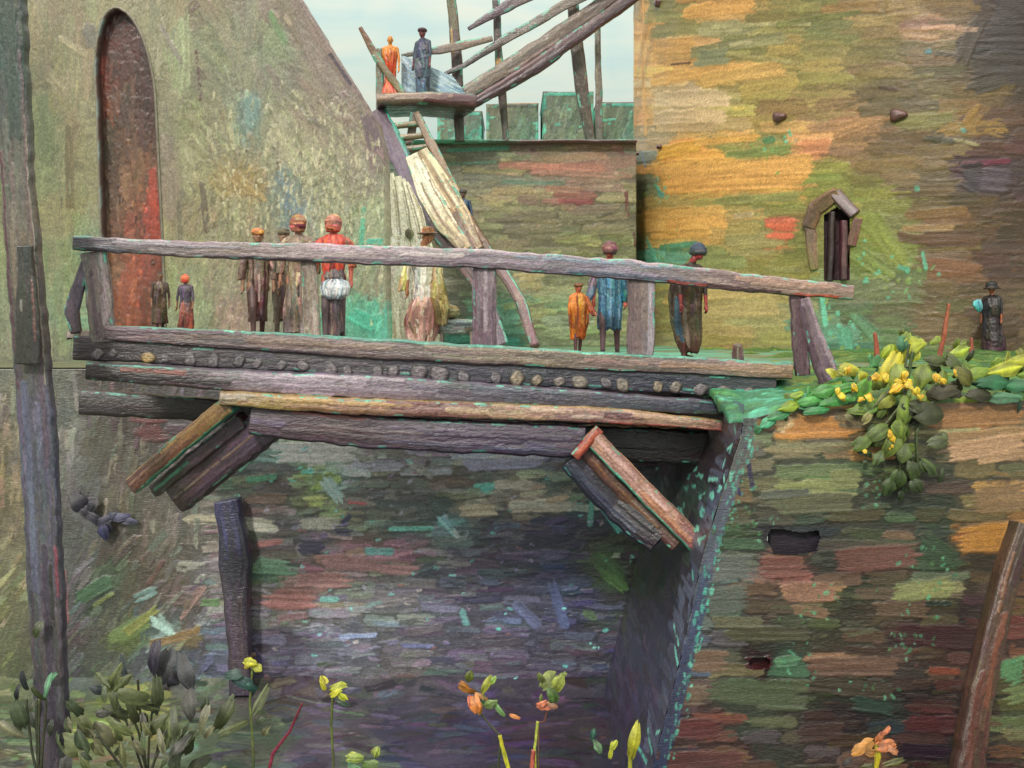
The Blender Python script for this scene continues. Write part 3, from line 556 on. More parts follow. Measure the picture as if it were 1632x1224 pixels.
for yy in np.arange(660, 1300, 13):        # blue-grey corner, darker towards the bottom, and turquoise flecks along it
    x = float(ax0(yy)); aw.st(x+13, yy-12, x+9, yy+12, 24, ['5a6060','4f5468','3c4664','343c58'][min(3, int((yy-660)/130))], dry=.3, amp=.5)
    for _ in range(3): q_ = rs.normal()*7; aw.st(x+20+q_, yy-4+rs.normal()*6, x+18+q_, yy+rs.uniform(1, 6), rs.uniform(3, 7), rs.choice(TQ+['4a8a80','5a9a84']), dry=.55)
def ztop(X): return np.interp(X, [2.9, 3.3, 3.8, 4.6, 7, 17], [-1.42, -1.38, -1.26, -1.22, -1.16, -1.1])
pos = aw.pos(); pyv = HY-pos[..., 2]/aw.k
pos[..., 2] = np.minimum(pos[..., 2], ztop(pos[..., 0])-.02+.03*(vn(pos[..., 0]*3, 0*pos[..., 0])-.5))
pos[..., 0] = np.maximum(pos[..., 0], (ax0(pyv)+2*(vn(pyv/8, pyv*0)-.5)-HX)*aw.k)
def in_slot(Vv):
    px = Vv[:, 0]/Vv[:, 1]*F+HX; py = HY-Vv[:, 2]/Vv[:, 1]*F
    return ((px > 1227+4*np.sin(py*.13)) & (px < 1303+4*np.cos(py*.11)) & (py > 845+3*np.sin(px*.07)) & (py < 881+3*np.cos(px*.05))) | (((px-1211)/17)**2+((py-1056)/11)**2 < 1)
part_at(grid_obj('front_face', pos, aw.P, M['stone_dark'], back=None, cut=in_slot), ab)
for (x0_, x1_, y0_, y1_, c_) in [(1222, 1310, 840, 887, '241c28'), (1190, 1232, 1042, 1070, '40181c')]:
    hp = Wall(x0_, x1_, y0_, y1_, AY+.16); hp.P.c[:] = hexc(c_)
    for _ in range(14): x = rs.uniform(x0_, x1_); y = rs.uniform(y0_, y1_); hp.st(x-14, y, x+14, y, 7, hexc(c_)*rs.uniform(.7, 1.5))
    ps_ = hp.pos(); ps_[0, :, 1] = AY+.004; ps_[-1, :, 1] = AY+.004; ps_[:, 0, 1] = AY+.004; ps_[:, -1, 1] = AY+.004
    part_at(grid_obj('cavity', ps_, hp.P, M['stone'], relief=.2), ab)
sp = Paint(AY, DYW, (HY-1330)*AY/F, (HY-645)*AY/F, .02)
U, V = np.meshgrid(sp.u, sp.v)
g = np.clip((V-sp.v0)/(sp.v[-1]-sp.v0), 0, 1)
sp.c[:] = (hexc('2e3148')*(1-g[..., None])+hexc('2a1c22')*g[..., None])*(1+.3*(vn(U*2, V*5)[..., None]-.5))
def spx(u, v):
    X = (float(ax0(HY-v*F/AY))-HX)*AY/F; return HX+X/u*F, HY-v/u*F
for _ in range(700):
    u = rs.uniform(AY, DYW); v = rs.uniform(sp.v0, sp.v[-1]); x, y = spx(u, v)
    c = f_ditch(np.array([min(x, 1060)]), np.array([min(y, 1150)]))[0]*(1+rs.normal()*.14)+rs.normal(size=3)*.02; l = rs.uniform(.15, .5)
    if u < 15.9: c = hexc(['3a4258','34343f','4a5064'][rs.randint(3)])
    sp.stroke(u-l, v, u+l, v+rs.normal()*.04, rs.uniform(.1, .22), np.clip(c, .02, 1), .006, dry=.3)
for _ in range(18):
    y = rs.uniform(740, 860); v = (HY-y)*16/F; u = rs.uniform(AY, 17.5); sp.stroke(u, v, u+rs.uniform(.2, .6), v+rs.normal()*.04, rs.uniform(.05, .14), rs.choice(TQ), .006, dry=.45)
for _ in range(20):
    v = rs.uniform(sp.v0, sp.v[-1]); sp.stroke(AY+abs(rs.normal())*.6, v, AY+.1+abs(rs.normal())*.4, v+.1, .07, rs.choice(TQ), .004, dry=.4)
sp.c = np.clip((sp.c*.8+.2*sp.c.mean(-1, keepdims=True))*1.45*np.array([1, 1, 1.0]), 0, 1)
xs = (np.vectorize(lambda z: float(ax0(HY-z*F/AY)))(sp.v)-HX)*AY/F
pos = np.stack([np.repeat(xs[:, None], sp.nu, 1), U, V], -1)
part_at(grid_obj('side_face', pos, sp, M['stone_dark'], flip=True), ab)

# ---- ditch floor, one sheet running from behind the camera to the retaining wall
fl = Paint(-12, 8, -6, 21, .03)
U, V = np.meshgrid(fl.u, fl.v)
ZF = np.interp(V, [-6, 0, 5, 9, 11, 14, 17, 19.4, 20.1, 20.5, 21], [-1.7, -1.75, -2.95, -4.35, -5.05, -6.25, -7.05, -7.05, -6.98, -6.75, -6.7])+.12*(vn(U*1.5, V*1.5, 8)-.5)
def fcolor(px, py):
    return f_floor(px, py)
f_floor = field([(1080,[(0,'50583c'),(150,'4c5a38'),(250,'5a6440'),(400,'4c5044'),(550,'4c4850'),(700,'48444e'),(850,'3c3642'),(1000,'302c3a')]),
 (1120,[(0,'50583c'),(150,'5a6838'),(230,'6c743c'),(330,'54604a'),(420,'56504e'),(560,'4c4850'),(700,'443e4c'),(850,'3c3444'),(980,'362e40'),(1060,'2c3048')]),
 (1160,[(0,'4a5440'),(150,'66703a'),(240,'6a7040'),(330,'58684c'),(430,'4a5a44'),(520,'544854'),(640,'403c54'),(750,'3c3a54'),(850,'40303c'),(940,'3a3038'),(1050,'2c3450')]),
 (1215,[(0,'4c5440'),(120,'5a6440'),(220,'6c6e48'),(300,'54684c'),(400,'505848'),(500,'544a5a'),(570,'505c48'),(680,'443c50'),(800,'3a3448'),(900,'36303a'),(1000,'343040'),(1060,'2c3450')]),
 (1400,[(0,'4c5440'),(300,'54603c'),(600,'48484c'),(1000,'383440')])])
pxx = HX+U/np.maximum(V, 6)*F; pyy = HY-ZF/np.maximum(V, 6)*F
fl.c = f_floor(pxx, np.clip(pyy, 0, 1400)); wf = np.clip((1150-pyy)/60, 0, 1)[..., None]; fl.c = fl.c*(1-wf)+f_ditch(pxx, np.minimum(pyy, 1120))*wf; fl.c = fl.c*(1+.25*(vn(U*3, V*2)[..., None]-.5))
for _ in range(4200):
    u = rs.uniform(-13, 9); v = rs.uniform(5, 20.5); c = f_floor(np.array([HX+u/v*F]), np.array([HY-np.interp(v, [5, 9, 11, 14, 17, 21], [-2.95, -4.35, -5.05, -6.25, -7, -7])/v*F]))[0]
    l = rs.uniform(.08, .35); a = rs.normal()*.3; c = np.clip(c*(1+rs.normal()*.2)+rs.normal(size=3)*.04, .03, 1)
    fl.stroke(u-l*math.cos(a), v-l*math.sin(a), u+l*math.cos(a), v+l*math.sin(a), rs.uniform(.08, .3), c, .012, dry=.4)
fl.c = np.clip((fl.c*.85+fl.c.mean(-1, keepdims=True)*.15)*1.12*np.array([.99, 1, 1.04]), 0, .95)
tag(grid_obj('ditch_floor', np.stack([U, V, ZF], -1), fl, M['earth']), kind='structure')

# ---- upper ground behind the ditch and to the right of it
ug = Paint(-60, 90, DYW, 130, .5); U, V = np.meshgrid(ug.u, ug.v)
ug.c[:] = hexc('6f8460'); ug.c *= (1+.3*(vn(U*.8, V*.8)[..., None]-.5))
ug.c[:, ug.u < -6.5] = hexc('74765c')
for _ in range(1500):
    u = rs.uniform(-6.3, 25); v = rs.uniform(DYW, 40); l = rs.uniform(.3, 1.2); ug.stroke(u-l, v, u+l, v+rs.normal()*.1, rs.uniform(.3, 1.4), rs.choice(['6f8460','5aa08a','7f8a62','8a7a5c','4f9a86','6a7a5a','60b8a0']), .01, dry=.3)
tag(grid_obj('ground', np.stack([U, V, -1.0+0*U], -1), ug, M['earth'], back=None), kind='structure')
tag(mesh_obj('far_ground', [(-1500, 130, -1.0), (1500, 130, -1.0), (1500, 2600, -1.0), (-1500, 2600, -1.0)], [(0, 1, 2, 3)], [hexc('6a7a62')]*4, M['earth']), kind='structure')
# grassy top of the right bank, rising unevenly
gb = Paint(2.95, 17, AY+.01, 34, .04); U, V = np.meshgrid(gb.u, gb.v)
pxe = HX+U/V*F
fr = np.exp(-(V-AY)/.5)
zf = ztop(U)*fr+(1-fr)*np.interp(U, [2.95, 4, 6, 9, 17], [-1.2, -1.12, -1.02, -.95, -.9])+(1-fr)*(.16*(vn(U*1.4, V*1.1)-.5)+.09*(vn(U*4, V*4, 3)-.5))
cpal = ['2f6a40','3a7444','4a7a34','8a9a2c','6f8c30','2c5c3c','3f6a2c','56822c']
gb.c[:] = hexc('466c34'); gb.c *= (1+.4*(vn(U*3, V*3)[..., None]-.5))
for _ in range(1900):
    u = rs.uniform(3, 12); v = AY+rs.exponential(3.0); l = rs.uniform(.08, .4); a = rs.normal()*.5
    pool = cpal if u > 4.2 else ['2f7a58','3f8a68','58b898','4c8c50','2f6a4a','64b8a0']
    if v > 20: pool = ['7a9030','8a9a38','6a8040','7a8048','5f7a3c']
    gb.stroke(u-l*math.cos(a), v-l*math.sin(a), u+l*math.cos(a), v+l*math.sin(a), rs.uniform(.08, .28), rs.choice(pool), .02, dry=.3)
gbo = grid_obj('bank', np.stack([U, V, zf], -1), gb, M['leaf'], back=(0, 0, -.1)); tag(gbo, kind='structure')

# ---- old brick wall in the middle distance
BY = 34.0
f_back = field([
 (232, [(600,'6a8070'),(700,'7a7460'),(850,'7a5c58'),(1000,'8a5c54')]),
 (250, [(620,'6f8070'),(700,'857f66'),(760,'7f806a'),(810,'7a7c5c'),(880,'8a7a60'),(960,'9a7c64'),(1020,'7f8070')]),
 (268, [(700,'86826a'),(760,'7c8068'),(820,'ac7c64'),(880,'b07868'),(940,'a87868'),(1000,'98806a')]),
 (290, [(720,'86826a'),(780,'84846a'),(830,'708068'),(880,'86806a'),(940,'8c7c66'),(1000,'8a806a')]),
 (312, [(740,'8a866a'),(790,'a0906c'),(840,'a08c6c'),(900,'a07c66'),(930,'955450'),(970,'84785c'),(1010,'84805c')]),
 (350, [(700,'8a8468'),(760,'8f8a6a'),(820,'80785f'),(880,'80785c'),(940,'7f785a'),(1000,'80785c')]),
 (385, [(700,'8a8468'),(780,'848060'),(860,'807a5c'),(920,'8a8a58'),(980,'7a784e'),(1020,'7f8058')]),
 (440, [(640,'8a8c74'),(720,'80806c'),(800,'7f8a70'),(840,'a09468'),(900,'8c9068'),(960,'808a5c'),(1020,'8f8f5c')]),
 (500, [(640,'7f9078'),(720,'7a7c6c'),(800,'6a9c84'),(850,'8f9468'),(920,'8a9c74'),(980,'8a8f62')]),
 (560, [(640,'58a088'),(720,'4fa08c'),(800,'4aa08c'),(860,'88946c'),(950,'7f8c62')])])
bw = Wall(560, 1014, 228, 552, BY); bw.base(f_back, .1, 14)
courses(bw, 600, 1090, 236, 552, 17, (40, 110), jit=.06, skip=.2)
bw.auto(200, (30, 90), (8, 18), 1, jit=.08, amp=.5, dry=.4)
bw.auto(380, (8, 30), (4, 8), 2, jit=.12, amp=.6, dry=.45)
for (a,b,c,d,w,cl) in [(795,264,965,268,13,'b87a66'),(860,275,1005,280,9,'a87c6a'),(785,304,850,306,13,'a8946c'),(870,300,930,304,12,'a87c64'),(890,320,950,322,8,'964c50'),(998,306,1000,345,7,'6a3430'),(1010,370,1013,392,5,'4c2c24'),(1020,240,1040,275,18,'6f8a8c'),
    (700,262,790,258,5,'5f8c78'),(800,290,900,292,7,'5f7c68'),(715,240,810,236,8,'4f9c8a'),(840,445,850,440,16,'a89868')]: bw.st(a,b,c,d,w,cl)
pos = bw.pos()
bwo = empty('brick_wall', at(820, 552, BY)); tag(bwo, 'weathered reddish brick wall closing the yard between gatehouse and round tower', 'wall')
part_at(grid_obj('wall_face', pos, bw.P, M['stone'], back=(0, 5, 0)), bwo)
beam('coping', [at(560, 229, BY+.2), at(800, 229, BY+.2), at(1012, 228, BY+.2)], 1.2, .09, ['4c7a70', '7cd0b8', '8cd4bc', '7a5a5c', '8a6468', '7a6464'], parent=bwo, top='5ab8a0', mat=M['stone'])

# ---- far houses behind the brick wall
def far_house(x0, x1, ytop, Y, cl, label, roof, ridge=6):
    r = empty('far_house', at((x0+x1)/2, HY, Y)); r.location.z = -1.0
    tag(r, label, 'house', 'houses beyond the brick wall')
    w = Wall(x0, x1, ytop, HY+F/Y, Y, tex=1.6)
    w.f = field([(ytop, [(x0, cl[0]), (x1, cl[1])]), (ytop+40, [(x0, cl[1]), (x1, cl[2])]), (ytop+300, [(x0, cl[2]), (x1, cl[2])])])
    w.base(w.f, .2, 10); w.P.c *= .88; w.auto(130, (12, 40), (5, 12), 80, jit=.12, box=(x0, x1, ytop, ytop+100))
    for _ in range(10): w.st(rs.uniform(x0, x1), ytop+3, rs.uniform(x0, x1), ytop+3, 5, rs.choice(TQ+['4a4440']), dry=.4)
    for _ in range(9): y = rs.uniform(ytop, 230); xx = rs.choice([x0+2, x1-2]); w.st(xx, y, xx, y+14, 6, rs.choice(TQ), dry=.3)
    for _ in range(8): x = rs.uniform(x0, x1); y = rs.uniform(ytop+10, 230); w.st(x, y, x+rs.uniform(3, 14), y, 4, rs.choice(TQ), dry=.5)
    ps = w.pos()
    part_at(grid_obj('wall', ps, w.P, M['stone'], back=(0, 6, 0)), r)
    RY = 3.62
    beam('roof', [at(x0-.5, ytop-1, Y)+Vector((0, RY, 0)), at(x1+.5, ytop-1.5, Y)+Vector((0, RY, 0))], 7.0, .16, roof, parent=r, tex=1.6, mat=M['stone'], top=roof[0], roundness=.3)
    return r, w
far_house(697, 728, 186, 62, ['7a7a60', '6f7a64', '5f8a78'], 'low olive far house, leftmost beyond the brick wall', ['8a7a58', '7a8468'])
far_house(738, 768, 178, 64, ['6a7468', '6a7a6c', '5f8a78'], 'narrow grey green far house beside the second pole', ['7a7a6c', '6c7c70'])
far_house(775, 858, 166, 60, ['74705a', '6f7a62', '66806c'], 'wide olive green far house between the thin pole and the tall pole', ['96795c', '6c7a68'])
far_house(866, 946, 147, 58, ['66725e', '6c7864', '6a7e66'], 'tallest grey green far house behind the thick pole', ['6a6068', '7a8470'])
far_house(952, 1040, 164, 61, ['66745f', '6a7a62', '5f8a74'], 'grey green far house touching the edge of the round tower', ['7a5460', '6c6c6c'])

# ---- round tower
TR = 10.0; th0 = math.atan((1010-HX)/F); thc = th0+R_(14.6); TC = TR/math.sin(R_(14.6))
tcx, tcy = TC*math.sin(thc), TC*math.cos(thc)
f_tow = field([  # dark right side: shading of the round form put into the colours
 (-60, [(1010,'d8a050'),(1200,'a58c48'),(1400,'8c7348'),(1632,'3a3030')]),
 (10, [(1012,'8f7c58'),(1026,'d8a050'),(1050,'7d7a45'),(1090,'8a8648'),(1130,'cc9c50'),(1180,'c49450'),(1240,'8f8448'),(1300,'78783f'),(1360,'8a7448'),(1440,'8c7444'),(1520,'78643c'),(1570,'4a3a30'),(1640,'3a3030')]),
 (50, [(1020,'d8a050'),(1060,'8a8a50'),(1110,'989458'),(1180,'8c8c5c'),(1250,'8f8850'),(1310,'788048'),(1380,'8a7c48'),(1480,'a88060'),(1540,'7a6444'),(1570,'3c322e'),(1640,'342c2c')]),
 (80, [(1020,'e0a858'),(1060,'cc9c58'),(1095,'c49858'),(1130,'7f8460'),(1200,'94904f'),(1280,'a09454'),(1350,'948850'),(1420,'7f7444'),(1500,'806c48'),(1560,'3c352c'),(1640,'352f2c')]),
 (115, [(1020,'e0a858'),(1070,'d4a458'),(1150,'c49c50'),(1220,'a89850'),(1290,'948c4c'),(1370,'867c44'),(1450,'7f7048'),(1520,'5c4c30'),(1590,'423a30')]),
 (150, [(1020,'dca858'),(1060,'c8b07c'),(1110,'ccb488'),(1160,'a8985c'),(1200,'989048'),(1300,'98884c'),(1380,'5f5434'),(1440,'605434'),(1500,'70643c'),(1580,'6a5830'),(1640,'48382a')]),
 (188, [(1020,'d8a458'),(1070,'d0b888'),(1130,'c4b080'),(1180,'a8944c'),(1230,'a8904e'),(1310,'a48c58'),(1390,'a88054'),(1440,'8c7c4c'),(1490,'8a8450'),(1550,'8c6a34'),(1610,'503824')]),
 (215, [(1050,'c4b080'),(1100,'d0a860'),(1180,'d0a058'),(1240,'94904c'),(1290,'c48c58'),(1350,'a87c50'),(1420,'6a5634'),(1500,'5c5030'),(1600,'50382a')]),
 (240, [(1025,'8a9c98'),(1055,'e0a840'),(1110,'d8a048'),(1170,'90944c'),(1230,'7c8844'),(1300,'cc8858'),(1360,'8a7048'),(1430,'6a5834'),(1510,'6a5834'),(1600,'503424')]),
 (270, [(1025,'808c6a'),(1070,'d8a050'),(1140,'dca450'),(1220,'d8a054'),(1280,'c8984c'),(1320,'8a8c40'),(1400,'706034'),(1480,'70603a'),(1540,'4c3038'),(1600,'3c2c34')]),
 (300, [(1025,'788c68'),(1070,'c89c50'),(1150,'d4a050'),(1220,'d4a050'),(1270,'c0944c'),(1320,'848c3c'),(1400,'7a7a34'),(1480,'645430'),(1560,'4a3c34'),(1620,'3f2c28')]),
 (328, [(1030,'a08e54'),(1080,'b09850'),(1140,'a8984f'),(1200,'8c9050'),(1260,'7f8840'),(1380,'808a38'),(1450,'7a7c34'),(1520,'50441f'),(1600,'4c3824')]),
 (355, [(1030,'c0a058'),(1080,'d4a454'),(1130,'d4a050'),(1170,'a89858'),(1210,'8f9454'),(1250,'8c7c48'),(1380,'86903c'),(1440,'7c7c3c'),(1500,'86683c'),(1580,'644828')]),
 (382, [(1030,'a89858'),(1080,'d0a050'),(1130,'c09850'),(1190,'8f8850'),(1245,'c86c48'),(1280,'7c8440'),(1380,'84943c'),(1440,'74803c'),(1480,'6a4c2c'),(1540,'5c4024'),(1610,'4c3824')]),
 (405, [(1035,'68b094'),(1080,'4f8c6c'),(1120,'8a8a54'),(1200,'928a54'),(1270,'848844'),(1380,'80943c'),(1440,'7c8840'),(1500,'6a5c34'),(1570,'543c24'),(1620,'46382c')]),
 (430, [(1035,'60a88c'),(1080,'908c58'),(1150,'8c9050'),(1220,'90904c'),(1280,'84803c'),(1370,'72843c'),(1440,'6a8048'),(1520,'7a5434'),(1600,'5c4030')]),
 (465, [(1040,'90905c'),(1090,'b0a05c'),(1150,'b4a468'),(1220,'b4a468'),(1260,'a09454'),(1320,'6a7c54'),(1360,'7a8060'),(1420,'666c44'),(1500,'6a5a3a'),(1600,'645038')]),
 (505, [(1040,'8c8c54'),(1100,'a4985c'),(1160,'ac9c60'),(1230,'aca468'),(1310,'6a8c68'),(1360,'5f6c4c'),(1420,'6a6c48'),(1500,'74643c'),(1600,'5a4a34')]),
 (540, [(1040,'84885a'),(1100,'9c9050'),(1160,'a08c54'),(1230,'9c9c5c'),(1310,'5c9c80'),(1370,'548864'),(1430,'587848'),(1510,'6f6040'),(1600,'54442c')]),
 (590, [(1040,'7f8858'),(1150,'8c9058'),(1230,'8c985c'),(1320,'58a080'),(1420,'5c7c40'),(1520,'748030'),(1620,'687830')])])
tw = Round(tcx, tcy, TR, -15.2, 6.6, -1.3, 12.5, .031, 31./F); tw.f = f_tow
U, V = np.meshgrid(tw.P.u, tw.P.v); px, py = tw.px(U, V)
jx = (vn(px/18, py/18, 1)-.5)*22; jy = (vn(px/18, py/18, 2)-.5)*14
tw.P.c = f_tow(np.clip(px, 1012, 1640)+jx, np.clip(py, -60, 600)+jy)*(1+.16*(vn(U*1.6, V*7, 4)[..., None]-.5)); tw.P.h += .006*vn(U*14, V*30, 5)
def tkeep(x, y): return True
tw.box = (1012, 1660, -30, 600)
tw.auto(500, (16, 70), (5, 12), 3, jit=.10, amp=.5, dry=.5, load=.6, hue=.04)
courses(tw, 1014, 1670, -30, 600, 25, (45, 115), tilt=-.03, jit=.07, hue=.03, skip=.05, dark=.95)
tw.auto(420, (15, 70), (4, 9), 3, jit=.10, amp=.5, dry=.6, load=.7, hue=.03)
for (a,b,c,d,w,cl) in [(1022,60,1030,215,18,'e4ac5c'),(1024,-20,1028,60,12,'dca050'),(1035,5,1075,5,30,'7c7a48'),(1090,22,1200,8,26,'d4a052'),(1100,85,1250,60,20,'8c8c5c'),(1110,95,1160,90,34,'7c8460'),(1165,72,1200,66,8,'a4a070'),
    (1040,75,1105,72,30,'c89a54'),(1040,128,1180,112,26,'d8a656'),(1120,130,1250,108,26,'c49e54'),(1135,44,1290,38,7,'a8a470'),(1045,160,1160,158,30,'ceb688'),(1042,190,1155,186,28,'cab080'),(1048,205,1140,202,18,'c0a470'),(1180,145,1270,130,24,'b09a50'),
    (1050,245,1115,232,24,'e4ac40'),(1110,228,1210,218,14,'dca850'),(1160,248,1260,238,14,'7c8c48'),(1215,225,1235,222,12,'4f8050'),(1275,236,1325,232,26,'cc8858'),(1290,205,1400,196,18,'a88258'),(1330,212,1390,190,22,'b08654'),
    (1065,285,1290,262,34,'d8a252'),(1060,300,1280,288,26,'d8a050'),(1065,262,1170,258,14,'d8a450'),(1140,322,1270,314,14,'8c8f50'),(1025,345,1150,338,24,'cca054'),(1060,360,1160,352,26,'d8a454'),(1040,375,1130,372,18,'d0a050'),(1170,345,1200,341,9,'b8a478'),
    (1222,366,1272,366,34,'dc6a48'),(1218,352,1265,350,10,'cc6c50'),(1052,395,1112,388,11,'4c8c6c'),(1030,380,1045,410,12,'68c09c'),(1025,415,1045,418,14,'60b898'),(1030,400,1060,425,8,'60b898'),
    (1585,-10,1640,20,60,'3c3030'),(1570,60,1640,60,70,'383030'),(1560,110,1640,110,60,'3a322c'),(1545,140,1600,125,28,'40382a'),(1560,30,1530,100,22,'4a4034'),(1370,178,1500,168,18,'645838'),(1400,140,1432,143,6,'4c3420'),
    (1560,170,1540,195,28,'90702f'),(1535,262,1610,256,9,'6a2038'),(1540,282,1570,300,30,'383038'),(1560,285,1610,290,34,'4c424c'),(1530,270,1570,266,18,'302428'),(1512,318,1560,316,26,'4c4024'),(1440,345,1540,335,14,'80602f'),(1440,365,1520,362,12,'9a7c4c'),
    (1470,382,1560,380,26,'5c4028'),(1430,376,1470,384,16,'64482c'),(1360,460,1420,450,20,'707c54'),(1470,420,1560,428,22,'80583a'),(1380,340,1440,420,34,'808e38'),(1360,400,1420,440,26,'74883c'),(1280,430,1220,430,10,'8a8a50'),
    (1240,40,1370,20,10,'74783f'),(1500,45,1560,48,7,'c09c80'),(1470,45,1520,42,6,'b89070'),(1475,82,1484,82,9,'48808c'),(1490,85,1525,88,8,'4a4028'),(1520,222,1560,232,6,'8a8454'),(1475,220,1520,226,10,'3f3c24'),
    (1022,240,1030,265,12,'7c94a4'),(1048,308,1060,312,12,'60a890'),(1045,296,1052,304,8,'50a890'),(1070,103,1100,100,4,'5c4028'),(1160,85,1260,100,6,'a0985c'),(1090,470,1250,462,22,'bca868'),(1100,500,1240,495,26,'b4a468'),(1130,525,1200,530,20,'a4945c'),
    (1375,445,1385,445,12,'54b890'),(1395,430,1400,440,14,'6cc8a0'),(1430,425,1450,430,8,'58b08c'),(1470,400,1476,430,6,'58b08c'),(1532,205,1540,212,8,'5c9c8c'),(1455,300,1468,302,9,'5aa888'),(1345,520,1350,560,26,'5aa884'),(1310,470,1316,520,10,'68c8a4'),(1360,500,1400,540,20,'5c8c64')]:
    tw.st(a, b, c, d, w, cl, amp=.7, dry=.12, mix=.03, load=.95)
for _ in range(120):
    x, y = [(1385,420),(1330,520),(1040,400),(1300,500),(1350,550),(1235,225),(1040,300),(1440,440)][rs.randint(8)]; x += rs.normal()*22; y += rs.normal()*16
    tw.st(x, y, x+rs.normal()*3, y+rs.uniform(3, 10), rs.uniform(3, 8), rs.choice(['5ab890','68c8a4','6a9c58','80a048']), dry=.5, load=.85)
tower = empty('round_tower', (tcx, tcy, -1.0)); tag(tower, 'massive round tower of ochre and olive stone courses with a small hooded window', 'tower')
# window opening
wu0, wz0 = tw.uv(1333, 447); wu1, wz1 = tw.uv(1333, 330)
ww = 21*tw.k*.93
def in_win(Vv):
    ph = np.arctan2(Vv[:, 0]-tcx, Vv[:, 1]-tcy); u = ((tw.ph0-ph+math.pi) % (2*math.pi)-math.pi)*TR
    z = Vv[:, 2]; top = wz1-np.abs(u-wu0)*.6
    return (np.abs(u-wu0) < ww) & (z > wz0) & (z < top)
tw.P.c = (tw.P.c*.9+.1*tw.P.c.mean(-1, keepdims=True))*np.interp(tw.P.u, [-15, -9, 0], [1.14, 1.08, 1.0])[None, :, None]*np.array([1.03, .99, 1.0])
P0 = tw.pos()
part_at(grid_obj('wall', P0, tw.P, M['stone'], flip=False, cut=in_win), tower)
# rest of the shaft and its top
vs = []; fs = []; cs = []; n = 60
a0 = (6.6)/TR; a1 = 2*math.pi-15.2/TR
for i in range(n+1):
    ph = tw.ph0-(a0+(a1-a0)*i/n)
    for z in (-1.3, 12.5): vs.append((tcx+(TR-.01)*math.sin(ph), tcy+(TR-.01)*math.cos(ph), z)); cs.append(hexc('6a5c3c'))
for i in range(n): fs.append((2*i, 2*i+2, 2*i+3, 2*i+1))
m = 90; b0 = len(vs)
for i in range(m):
    ph = 2*math.pi*i/m; vs.append((tcx+(TR-.02)*math.sin(ph), tcy+(TR-.02)*math.cos(ph), 12.45)); cs.append(hexc('7a6c48'))
fs.append(tuple(range(b0, b0+m)))
part_at(mesh_obj('rear_wall', vs, fs, cs, M['stone']), tower)
def tpt(px, py, out=0.):   # a point on the tower's face seen at (px,py), pushed out
    u, z = tw.uv(px, py); p = tw.p3(np.array(u), np.array(z), TR+out); return Vector(p)
win = empty('window', tpt(1333, 447)); win.parent = tower; win.matrix_parent_inverse = Matrix.Translation(-Vector(tower.location))
def sub(o):
    o.parent = win; o.matrix_parent_inverse = (Matrix.Translation(Vector(win.location))).inverted(); return o
wp = Wall(1309, 1357, 318, 452, (tpt(1333, 400).y)+.42, tex=1.6)
wp.f = field([(330,[(1325,'3c2430'),(1345,'4c3440')]),(380,[(1318,'3a2430'),(1335,'482c34'),(1350,'6a4044')]),(440,[(1318,'4c3638'),(1335,'3c282c'),(1350,'643c48')])]); wp.base(wp.f, .2, 6)
wp.auto(60, (15, 40), (5, 9), 90, jit=.2)
sub(grid_obj('pane', wp.pos(), wp.P, M['stone']))
for (a, b, wpx, hc) in [((1326,338),(1322,448),7,['3a262c','2c1c22']),((1345,352),(1344,446),9,['5a3438','54303a'])]:
    q0 = tpt(*a, .02); q1 = tpt(*b, .02); o = beam('frame', [q0, q1], .3, wpx*tw.k, hc, tex=1.5); sub(o)
o = beam('hood', [tpt(1290, 362, .07), tpt(1302, 332, .07), tpt(1337, 307, .07)], .2, [20*tw.k, 24*tw.k, 18*tw.k], ['6a5244', '7a5c48', '8a6a48'], tex=1.5, top='8a7048'); sub(o)
o = beam('hood', [tpt(1332, 308, .06), tpt(1364, 342, .06)], .18, 18*tw.k, ['7a6060', '6a4c54'], tex=1.5, top='8a7048'); sub(o)
o = beam('jamb', [tpt(1294, 356, .03), tpt(1297, 400, .03), tpt(1299, 430, .03)], .1, [22*tw.k, 20*tw.k, 12*tw.k], ['6a4c44', '7a6044', '8a7c48'], tex=1.5); sub(o)
o = beam('jamb', [tpt(1368, 348, .03), tpt(1358, 392, .03)], .1, 14*tw.k, ['7a5048', '7a5c48'], tex=1.5); sub(o)
# putlog holes of the tower, stood in for by raised dark red plugs
for (x, y, w_) in [(1243, 187, 22), (1431, 184, 24), (1050, 5, 20), (1054, 234, 11), (1018, 245, 8)]:
    c0 = tpt(x, y, -.1); c1 = tpt(x, y, .14); r = w_/2*tw.k
    nrm = (c1-c0).normalized(); sdv = Vector((-nrm.y, nrm.x, 0))*-1
    vv = [c0]; cc_ = [hexc('4a2420')]; ff = []
    rg = [(-.1, 1), (.1, 1), (.14, .7), (.15, 0.01)]
    for (o_, rr) in rg:
        for i in range(14):
            a = 2*math.pi*i/14; rj = r*rr*(1+.18*math.sin(a*3+x)); vv.append(tpt(x, y, 0)+nrm*o_+sdv*math.cos(a)*rj+Vector((0, 0, math.sin(a)*rj*.72))); cc_.append(hexc('5a2c26')*(1+.15*math.sin(a*5)))
    for k_ in range(3):
        for i in range(14):
            j = (i+1) % 14; ff.append((1+k_*14+i, 1+k_*14+j, 1+(k_+1)*14+j, 1+(k_+1)*14+i))
    part_at(mesh_obj('putlog_mark', vv, ff, cc_, M['timber']), tower)

